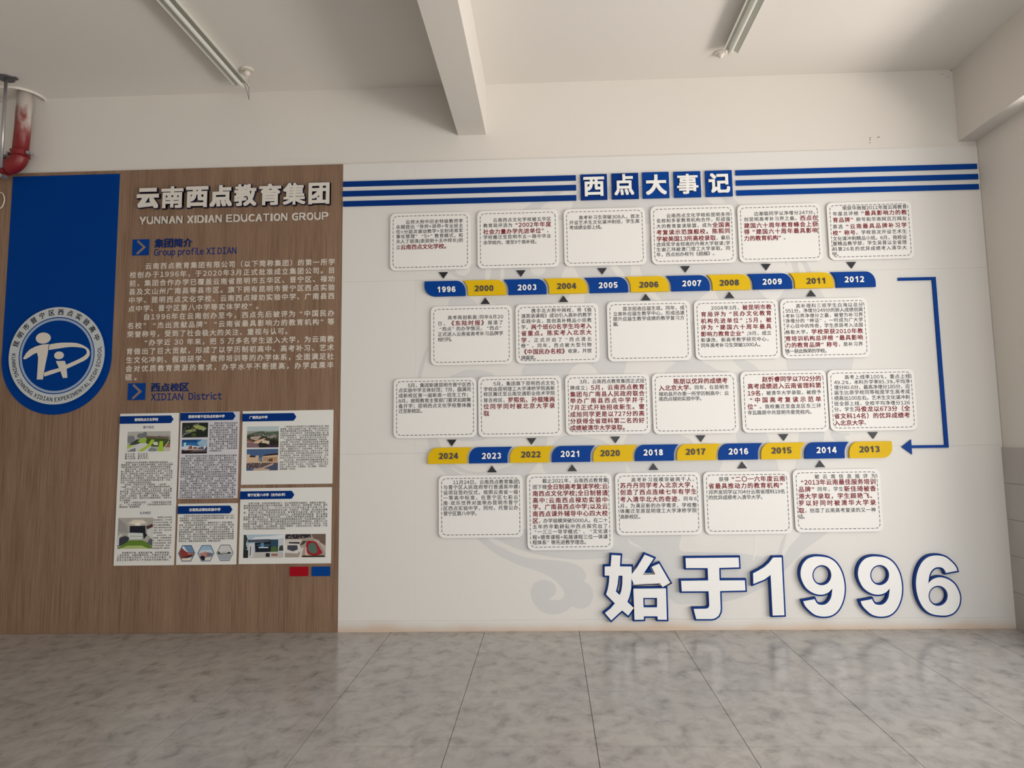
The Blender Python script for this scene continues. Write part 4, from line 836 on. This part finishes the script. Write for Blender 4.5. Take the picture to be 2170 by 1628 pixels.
for k_, (hx, hy) in enumerate(((1283, 720), (1601, 718), (1913, 713))):
    hexa = lambda s_: [(.5 - .5 * s_, .5), (.5 - .27 * s_, .5 + .5 * s_), (.5 + .27 * s_, .5 + .5 * s_), (.5 + .5 * s_, .5), (.5 + .27 * s_, .5 - .5 * s_), (.5 - .27 * s_, .5 - .5 * s_)]
    if k_ == 0: inner = [((110, 140, 175), hexa(.93)), ((215, 225, 235), [(.22, .9), (.32, .95), (.5, .65), (.6, .62), (.4, .55)]), ((140, 62, 52), [(.07, .5), (.2, .82), (.3, .75), (.58, .52), (.92, .56), (.9, .42), (.6, .30), (.2, .18)]), ((205, 170, 150), [(.58, .48), (.92, .50), (.92, .47), (.58, .44)]), ((70, 44, 50), [(.2, .22), (.55, .34), (.9, .40), (.8, .3), (.55, .2)]), ((220, 210, 190), [(.2, .18), (.26, .05), (.74, .05), (.82, .26), (.5, .2)])]
    elif k_ == 1: inner = [((150, 180, 205), hexa(.93)), ((190, 205, 215), [(.1, .5), (.9, .5), (.8, .7), (.2, .7)]), ((186, 130, 118), [(.12, .50), (.4, .56), (.46, .62), (.52, .55), (.58, .54), (.55, .26), (.2, .3)]), ((120, 110, 120), [(.55, .56), (.8, .52), (.92, .48), (.84, .3), (.55, .28)]), ((40, 28, 30), [(.14, .28), (.3, .36), (.46, .28), (.44, .06), (.28, .06)]), ((215, 205, 195), [(.44, .2), (.84, .26), (.74, .05), (.44, .06)])]
    else: inner = [((205, 206, 204), hexa(.93)), ((60, 62, 66), [(.06, .5), (.14, .62), (.2, .52), (.34, .46), (.6, .47), (.7, .58), (.9, .5), (.8, .44), (.3, .42), (.1, .42)]), ((180, 176, 170), [(.22, .52), (.4, .58), (.6, .56), (.6, .48), (.22, .46)]), ((160, 165, 175), [(.1, .42), (.9, .42), (.74, .06), (.26, .06)])]
    photo(T, f, q8, hx - 140, hy - 133, hx + 140, hy + 133, [((52, 66, 92), hexa(1.0))] + inner, 'hexagonal_photo')
q7 = crop(500, 860, 9.045)
T, f = notice('white notice 广南西点中学, at the top right of the five', ((514, 872.1), (705.9, 868.2), (511, 1028), (704.3, 1024.8)), (513.3, 627.7, 876.3, 892.7), '广南西点中学', (547.7, 884.7, 39.7), PAPER)
photo(T, f, q7, 212, 397, 820, 803, [((178, 194, 196), FULL), ((150, 150, 140), rc(0, 1, 0, .78)), ((84, 96, 84), [(0, .62), (.3, .74), (.45, .78), (.7, .72), (1, .76), (1, .3), (0, .3)]), ((60, 62, 50), [(0, .4), (0, .58), (.3, .6), (.6, .5), (.95, .5), (1, .2), (.4, .1)]), ((176, 160, 146), [(.1, .42), (.12, .52), (.3, .54), (.45, .56), (.36, .38), (.28, .34)]), ((150, 142, 132), [(.62, .5), (.65, .56), (.95, .6), (.9, .48), (.74, .42)]), ((150, 92, 74), [(0, .42), (.2, .3), (.2, .24), (0, .32)]), ((212, 176, 150), [(.2, .26), (.35, .36), (.55, .44), (.6, .42), (.45, .28), (.36, .18), (.2, .22)]),
    ((130, 104, 110), [(0, .02), (0, .24), (.2, .24), (.38, .12), (.4, 0)]), ((40, 36, 32), [(.36, .18), (.5, .28), (.8, .36), (1, .3), (1, 0), (.4, .0)]), ((206, 190, 166), [(.46, .22), (.5, .36), (.72, .30), (.70, .14), (.6, .20)]), ((60, 44, 60), [(.55, 0), (.7, .14), (1, .12), (1, 0)])] + speck(24, .1, .9, .42, .72, .05, .03, [(180, 176, 168), (100, 108, 96), (60, 70, 60), (190, 184, 176)]))
photo(T, f, q7, 204, 830, 808, 1243, [((72, 96, 136), FULL), ((110, 122, 146), rc(0, 1, .45, .6)), ((205, 178, 146), [(0, .35), (0, .76), (.1, .76), (.12, .66), (.28, .64), (.3, .70), (.38, .70), (.38, .45), (.5, .4), (.5, .66), (.56, .70), (1, .78), (1, .28)]), ((56, 46, 50), [(.08, .66), (.14, .70), (.28, .67), (.28, .62), (.12, .62)]), ((54, 40, 44), [(.5, .66), (.58, .74), (1, .80), (1, .72), (.56, .67)]), ((60, 40, 36), [(.68, .42), (.70, .54), (.82, .56), (.84, .40)]), ((96, 82, 84), [(0, .1), (0, .32), (.1, .36), (1, .36), (1, .1)]), ((76, 84, 106), [(.5, .1), (.9, .3), (1, .32), (1, 0), (.5, 0)]), ((190, 166, 150), [(.2, 0), (.25, .1), (.5, .14), (.86, .36), (.84, .26), (.55, .1), (.75, .06), (.7, 0)])]
    + [((150, 104, 76), rc(.54 + k * .055, .565 + k * .055, .42, .62)) for k in range(8)] + speck(70, .04, .5, .08, .34, .014, .04, [(40, 40, 56), (210, 200, 196), (70, 66, 80)]))
pD = ['广南县西点中学坐落于文山州美丽的壮乡州广南县莲城镇，校园占地面积278亩，是广南县人民政府与云南西点教育集团重点合作的教育项目，于2020年8月正式创办的一所全日制中学。学校是按照云南省一级一等学校标准规划建设，引入云南西点教育集团教学管理理念的一所高起点、高标准的现代化优质学校。', '广南县西点中学继承云南西点教育集团“专家治校、名师执教”的办学传统，学校管理队伍和骨干教师由集团总部选派，优秀青年教师面向全国师范类名校招录的师资，政府配套充分保利培养。学校认真践行“没有任何借口，做最好的自己”的西点精神，牢牢把握“孩子和家长的愿望是西点努力的方向，办家长心坎儿上的教育”的办学方向，学校本着对师社会责任的承担。2020年首届招生，高中高一报名录取学生为1022人，社会选择认可度居文山州政府合作协办学校第一名。', '自办学以来，学校的教育教学质量和教学管理工作得到了学生和家长的广泛认可，办学成果得到家长充分的肯定。我们将“不忘初心、牢记使命”，让进入西点的每一位孩子达到“人格健全、身心健康、习惯良好、成绩满意”的目标。']
block(T, f, q7, 850, 1781, 404, 42.6, (pD, 20), .0132)
q9 = crop(500, 1020, 7.4)
T, f = notice('white notice 晋宁区第八中学（合作办学）, with a running track photo', ((509.8, 1035.5), (703.1, 1032.3), (505.6, 1196.1), (700.8, 1193.8)), (509.1, 623.5, 1041, 1058), '晋宁区第八中学（合作办学）', (566.6, 1049, 85), PAPER)
pE = ['在晋宁区委、区政府的统筹布局下，充分发挥教育的基础性、战略性支撑作用，高位整合教育资源助力晋宁古滇的发展，采取“政府主办、院校管理”的举措，落实基础教育提质升级行动——于2023年6月30日成功成立晋宁区第八中学。', '晋宁区第八中学地处滇池南岸昆玉公路，环湖知农、3号线路，昆玉高速交通要道，交通十分便利。学校校园布局合理，教育教学设备完善，硬件设施齐全。', '晋宁区第八中学属由晋宁区人民政府主办，主要保障优质师资配置，晋宁区教育局全程对接教育指导，引进民办名校——云南西点教育集团全面管理，落实教学管理细节，是一所政府主办、整合民办优质管理资源高品合的一所优质高级初级中学。', '晋宁区第八中学吸取云南西点教育集团28年的民办优质管理经验，由晋宁区人民政府给予保障，以公育统为主，面向全国选拔优质教师团队，实行全公办学位，全机构授课，全小班教学，全过程管理，采取小班教学、分层关注的方式，倾听每一个孩子在成长过程中得到应该有的的关注与帮助。']
block(T, f, q9, 122, 1438, 351, 36.0, (pE, 12), .0148)
photo(T, f, q9, 118, 837, 748, 1202, [((168, 190, 204), FULL), ((214, 222, 224), [(.1, .72), (.5, .80), (1, .78), (1, 1), (.6, .92), (.3, .9)]), ((190, 196, 204), [(.84, .3), (.86, .80), (1, .84), (1, .2)]), ((52, 60, 50), [(0, .2), (0, 1), (.06, .98), (.1, .8), (.06, .6), (.1, .4)]), ((70, 78, 90), [(.1, .78), (.66, .80), (.66, .70), (.1, .66)]), ((24, 34, 46), [(.28, .66), (.3, .24), (.86, .26), (.86, .78), (.66, .78), (.66, .70)]), ((44, 74, 96), rc(.68, .84, .45, .76)), ((74, 104, 60), [(.68, .26), (.69, .46), (.76, .50), (.84, .44), (.84, .26)]), ((90, 140, 180), rc(.43, .51, .44, .64)), ((205, 220, 230), rc(.38, .62, .42, .47)), ((80, 120, 150), rc(.34, .66, .53, .56)),
    ((188, 184, 180), [(0, 0), (0, .22), (.3, .24), (.88, .26), (1, .14), (1, 0)]), ((40, 42, 46), [(.0, 0), (.0, .34), (.12, .34), (.12, 0)]), ((206, 206, 206), [(.12, .0), (.14, .6), (.26, .62), (.26, .04)]), ((50, 52, 60), [(.16, .1), (.17, .5), (.19, .5), (.18, .1)]), ((38, 42, 52), rc(.56, .66, .04, .20)), ((200, 195, 190), rc(.68, .88, .05, .22)), ((150, 110, 96), rc(.70, .86, .07, .18)), ((52, 66, 50), [(.88, .3), (.9, .5), (.98, .54), (1, .3)])])
photo(T, f, q9, 770, 829, 1406, 1193, [((160, 148, 138), FULL), ((48, 44, 50), [(0, .8), (0, 1), (.62, 1), (.64, .86), (.3, .80)]), ((110, 92, 84), [(.64, 1), (1, 1), (1, .5), (.7, .82)]), ((205, 196, 188), [(.0, .72), (.05, .78), (.42, .76), (.36, .54), (.0, .56)]), ((52, 54, 62), [(.08, .66), (.36, .66), (.36, .58), (.1, .6)]), ((210, 206, 202), [(.0, .20), (.0, .56), (.36, .56), (.42, .3), (.3, .16)]), ((66, 68, 78), [(.06, .34), (.06, .52), (.30, .52), (.32, .34), (.2, .26)]), ((70, 60, 50), [(.36, .5), (.44, .7), (.54, .7), (.46, .56)]), ((214, 206, 196), [(.0, .0), (.34, .0), (.42, .42), (.46, .42), (.40, 0)]),
    ((150, 32, 42), smooth_loop([(.54, .68), (.64, .70), (.76, .64), (.86, .38), (.92, .18), (.8, .08), (.66, .08), (.56, .18), (.52, .4)], 3)), ((84, 108, 96), smooth_loop([(.60, .58), (.68, .62), (.75, .56), (.80, .30), (.77, .18), (.68, .16), (.60, .24), (.57, .42)], 3)), ((56, 50, 40), [(.42, 0), (.44, .08), (.6, .07), (.95, .08), (1, .0)]), ((216, 180, 168), [(.5, .1), (.5, .4), (.53, .44), (.54, .16), (.6, .08)])]
    + [((200, 178, 170), [(.70 + k * .05, .78 - k * .02), (.72 + k * .05, .79 - k * .02), (1.0, .35 - .1 * k + .1), (1.0, .30 - .1 * k + .1)]) for k in range(3)] + speck(30, .0, .6, .80, .98, .03, .05, [(150, 140, 136), (90, 84, 86), (30, 30, 38)]))
for c_, a, b, lab in ((RPLAQ, (614.4, 1201.7), (652.9, 1221.2), 'small plain red plaque below the notices'), (mat('plaque_blue', (.0, .05, .26), .45, .12), (660.4, 1201.4), (699.2, 1221), 'small plain blue plaque below the notices')):
    f = BT + .005; A0 = cF(*a, f); B0 = cF(*b, f); tag(plate('plaque', [rect(A0[0], B0[0], B0[1], A0[1])], BT, f, c_), lab, 'plaque')

# ------------------------------------------------------------------ ceiling lamps and roses
def lamp(px, py, label, wires):
    X, Y = PZ(px, py, ZC - .045); Y0 = Y; Ln = 1.22
    T = thing('batten_lamp', (X, Y0 - Ln / 2, ZC), label, 'ceiling lamp', 'fluorescent batten lamps')
    def ext(prof, y0, y1):
        n = len(prof); V = [(X + a, y0, ZC + b) for a, b in prof] + [(X + a, y1, ZC + b) for a, b in prof]
        return V, [(i, (i + 1) % n, n + (i + 1) % n, n + i) for i in range(n)] + [tuple(range(n))[::-1], tuple(range(n, 2 * n))]
    mk('housing', *ext([(-.020, 0), (-.020, -.034), (.020, -.034), (.020, 0)], Y0 - Ln, Y0), METALW, T)
    for s_ in (-1, 1):
        pr = [(s_ * .020, -.034), (s_ * .050, -.052), (s_ * .0505, -.060), (s_ * .049, -.060), (s_ * .0485, -.0535), (s_ * .020, -.0355)]
        mk('reflector', *ext(pr if s_ < 0 else pr[::-1], Y0 - Ln, Y0), METALW, T)
    mk('lamp_tube', *tube([(X, Y0 - Ln + .03, ZC - .056), (X, Y0 - .03, ZC - .056)], .013, 14), TUBE, T, smooth=False)
    for yy in (Y0 - Ln + .015, Y0 - .015):
        mk('lamp_holder', *merge([box(X - .012, X + .012, yy - .012, yy + .012, ZC - .072, ZC - .034)]), PVC, T)
    for k in range(wires):
        s_ = 1 if k else -1
        mk('wire', *tube([(X + .012 + .006 * s_, Y0, ZC - .03), (X + .018 + .012 * s_, Y0 + .03, ZC - .045), (X + .02 + .004 * s_, Y0 + .05, ZC - .09 - .03 * k), (X + .02, Y0 + .06, ZC - .12)], .0016, 6), GROUT, T)
lamp(514, 180, 'fluorescent batten lamp on the ceiling left of the central beam', 2)
lamp(1546, 110, 'fluorescent batten lamp on the ceiling right of the central beam', 0)
def dome(X, Y, z, r, h, n=20, m_=6):
    V, F = [], []
    for i in range(m_ + 1):
        a = i / m_ * PI / 2
        V += [(X + r * math.cos(a) * math.cos(2 * PI * k / n), Y + r * math.cos(a) * math.sin(2 * PI * k / n), z - h * math.sin(a)) for k in range(n)]
    for i in range(m_):
        F += [(i * n + k, i * n + (k + 1) % n, (i + 1) * n + (k + 1) % n, (i + 1) * n + k) for k in range(n)]
    return V, F
for (px, py, lab, kind) in ((523.5, 148, 'white round ceiling rose with a ball beside the left batten lamp', 0), (1527, 113, 'white round ceiling rose at the end of the right batten lamp', 1)):
    X, Y = PZ(px, py, ZC - .004)
    T = thing('ceiling_rose', (X, Y, ZC), lab, 'ceiling rose')
    mk('base_disc', *merge([tube([(X, Y, ZC), (X, Y, ZC - .008), (X, Y, ZC - .010)], [.040, .040, .036], 24)]), PVC, T)
    if kind == 0:
        mk('ball', *tube([(X, Y, ZC - .008 - .040 * i / 8) for i in range(9)], [.003 + .020 * math.sin(PI * (i + .4) / 8.8) for i in range(9)], 16), PVC, T, smooth=True)
        mk('pull_cord', *tube([(X, Y, ZC - .048), (X, Y, ZC - .085)], .0014, 6), PVC, T)
    else:
        mk('cone_cap', *tube([(X, Y, ZC - .008), (X, Y, ZC - .018), (X, Y, ZC - .040)], [.028, .024, .006], 20), PVC, T)

# ------------------------------------------------------------------ fire pipe in the upper left corner
def pipe_mat():
    m = bpy.data.materials.new('red_pipe_paint'); m.use_nodes = True; N = m.node_tree.nodes; L = m.node_tree.links
    b = N['Principled BSDF']; b.inputs['Roughness'].default_value = .42
    g = N.new('ShaderNodeNewGeometry'); sx = N.new('ShaderNodeSeparateXYZ'); L.new(g.outputs['Position'], sx.inputs[0])
    mp = N.new('ShaderNodeMapping'); mp.inputs['Scale'].default_value = (9, 9, 4); L.new(g.outputs['Position'], mp.inputs[0])
    n = N.new('ShaderNodeTexNoise'); n.inputs['Scale'].default_value = 1; n.inputs['Detail'].default_value = 3; L.new(mp.outputs[0], n.inputs['Vector'])
    ma = N.new('ShaderNodeMath'); ma.operation = 'MULTIPLY_ADD'; L.new(n.outputs[0], ma.inputs[0]); ma.inputs[1].default_value = .55; L.new(sx.outputs['Z'], ma.inputs[2])
    mr = N.new('ShaderNodeMapRange'); L.new(ma.outputs[0], mr.inputs[0]); mr.inputs[1].default_value = ZC - .02; mr.inputs[2].default_value = ZC + .20
    r = ramp(N, L, mr.outputs[0], [(0, (.20, .012, .014)), (.35, (.26, .07, .065)), (.75, (.58, .52, .47))]); L.new(r.outputs[0], b.inputs['Base Color']); return m
PIPE = pipe_mat(); pr = .049
px_, py_ = PZ(54, 196, ZC)
pz_ = P(40, 352, -py_)[1]
fp = thing('fire_pipe', (px_, py_, ZC), 'red fire water pipe with overpainted white top in the upper left corner', 'pipe')
er = .085; exx = px_
pts = [(px_, py_, ZC), (px_, py_, pz_ + er)]
mk('riser', *tube([(px_, py_, ZC + .01), (px_ - .004, py_, (ZC + pz_) / 2), (px_ - .012, py_, pz_ + .075)], pr, 24), PIPE, fp, smooth=True)
mk('elbow', *tube([(px_ - .012 - er * (1 - math.cos(a)), py_, pz_ + .075 - er * math.sin(a) * .9) for a in [i * PI / 2 / 8 for i in range(9)]], [pr + .006] * 9, 24), PIPE, fp, smooth=True)
ex_ = px_ - .012 - er; zz_ = pz_ + .075 - er * .9
mk('branch_pipe', *tube([(ex_, py_, zz_), (XL, py_, zz_)], pr, 24), PIPE, fp, smooth=True)
def coupling(c, axis):
    o = mk('coupling', *tube([tuple(Vector(c) + Vector(axis) * t) for t in (-.022, -.018, -.012, .012, .018, .022)], [pr + .002, pr + .013, pr + .009, pr + .009, pr + .013, pr + .002], 24), PIPE, fp, smooth=False)
    ax = Vector(axis); side = Vector((0, -1, 0)).cross(ax).normalized()
    for s_ in (-1, 1):
        cc = Vector(c) + side * s_ * (pr + .022)
        b = mk('bolt', *merge([tube([tuple(cc + Vector((0, -.034, 0))), tuple(cc + Vector((0, .034, 0)))], .006, 8), tube([tuple(cc + Vector((0, -.03, 0))), tuple(cc + Vector((0, -.018, 0)))], .012, 6), box(cc.x - .012, cc.x + .012, cc.y - .016, cc.y + .016, cc.z - .010, cc.z + .010)]), STEEL, o)
coupling((px_ - .011, py_, pz_ + .085), (0, 0, 1)); coupling((ex_ - .02, py_, zz_), (1, 0, 0))
# ceiling collar of the riser
rr_ = []; V, F = [], []
o = mk('ceiling_collar', *tube([(px_ - .075 + .155 * math.cos(t), py_ + .05 + .15 * math.sin(t), ZC - .008) for t in [i * 2 * PI / 36 for i in range(37)]], .010, 8, cap=False), PVC, fp, smooth=True)
tp = (P(7, 260, .30)[0]); typ = -.30
st = thing('threaded_rod', (tp, typ, ZC), 'thin grey steel rod hanging from the ceiling left of the red pipe', 'rod')
mk('rod', *tube([(tp, typ, ZC), (tp + .003, typ, P(3, 355, .30)[1])], .010, 10), STEEL, st, smooth=True)
mk('top_clamp', *merge([tube([(tp, typ, ZC), (tp, typ, ZC - .012)], .05, 20), box(tp - .01, tp + .075, typ - .012, typ + .012, ZC - .016, ZC - .004)]), mat('dark_steel', (.12, .12, .13), .4, metal=.5), st)
cbx = crop(0, 140, 5.43)
cp_ = [cbx(x, y, .03) for x, y in ((-30, 1500), (-8, 1462), (15, 1455), (35, 1470), (50, 1510), (52, 1550), (40, 1590), (24, 1622), (0, 1640), (-40, 1650))]
o = mk('hanging_cable', *tube([(a, -.03, b) for a, b in cp_], .0035, 8), PVC, smooth=True); tag(o, 'thin white cable loop against the wood panel at the left edge', 'cable')
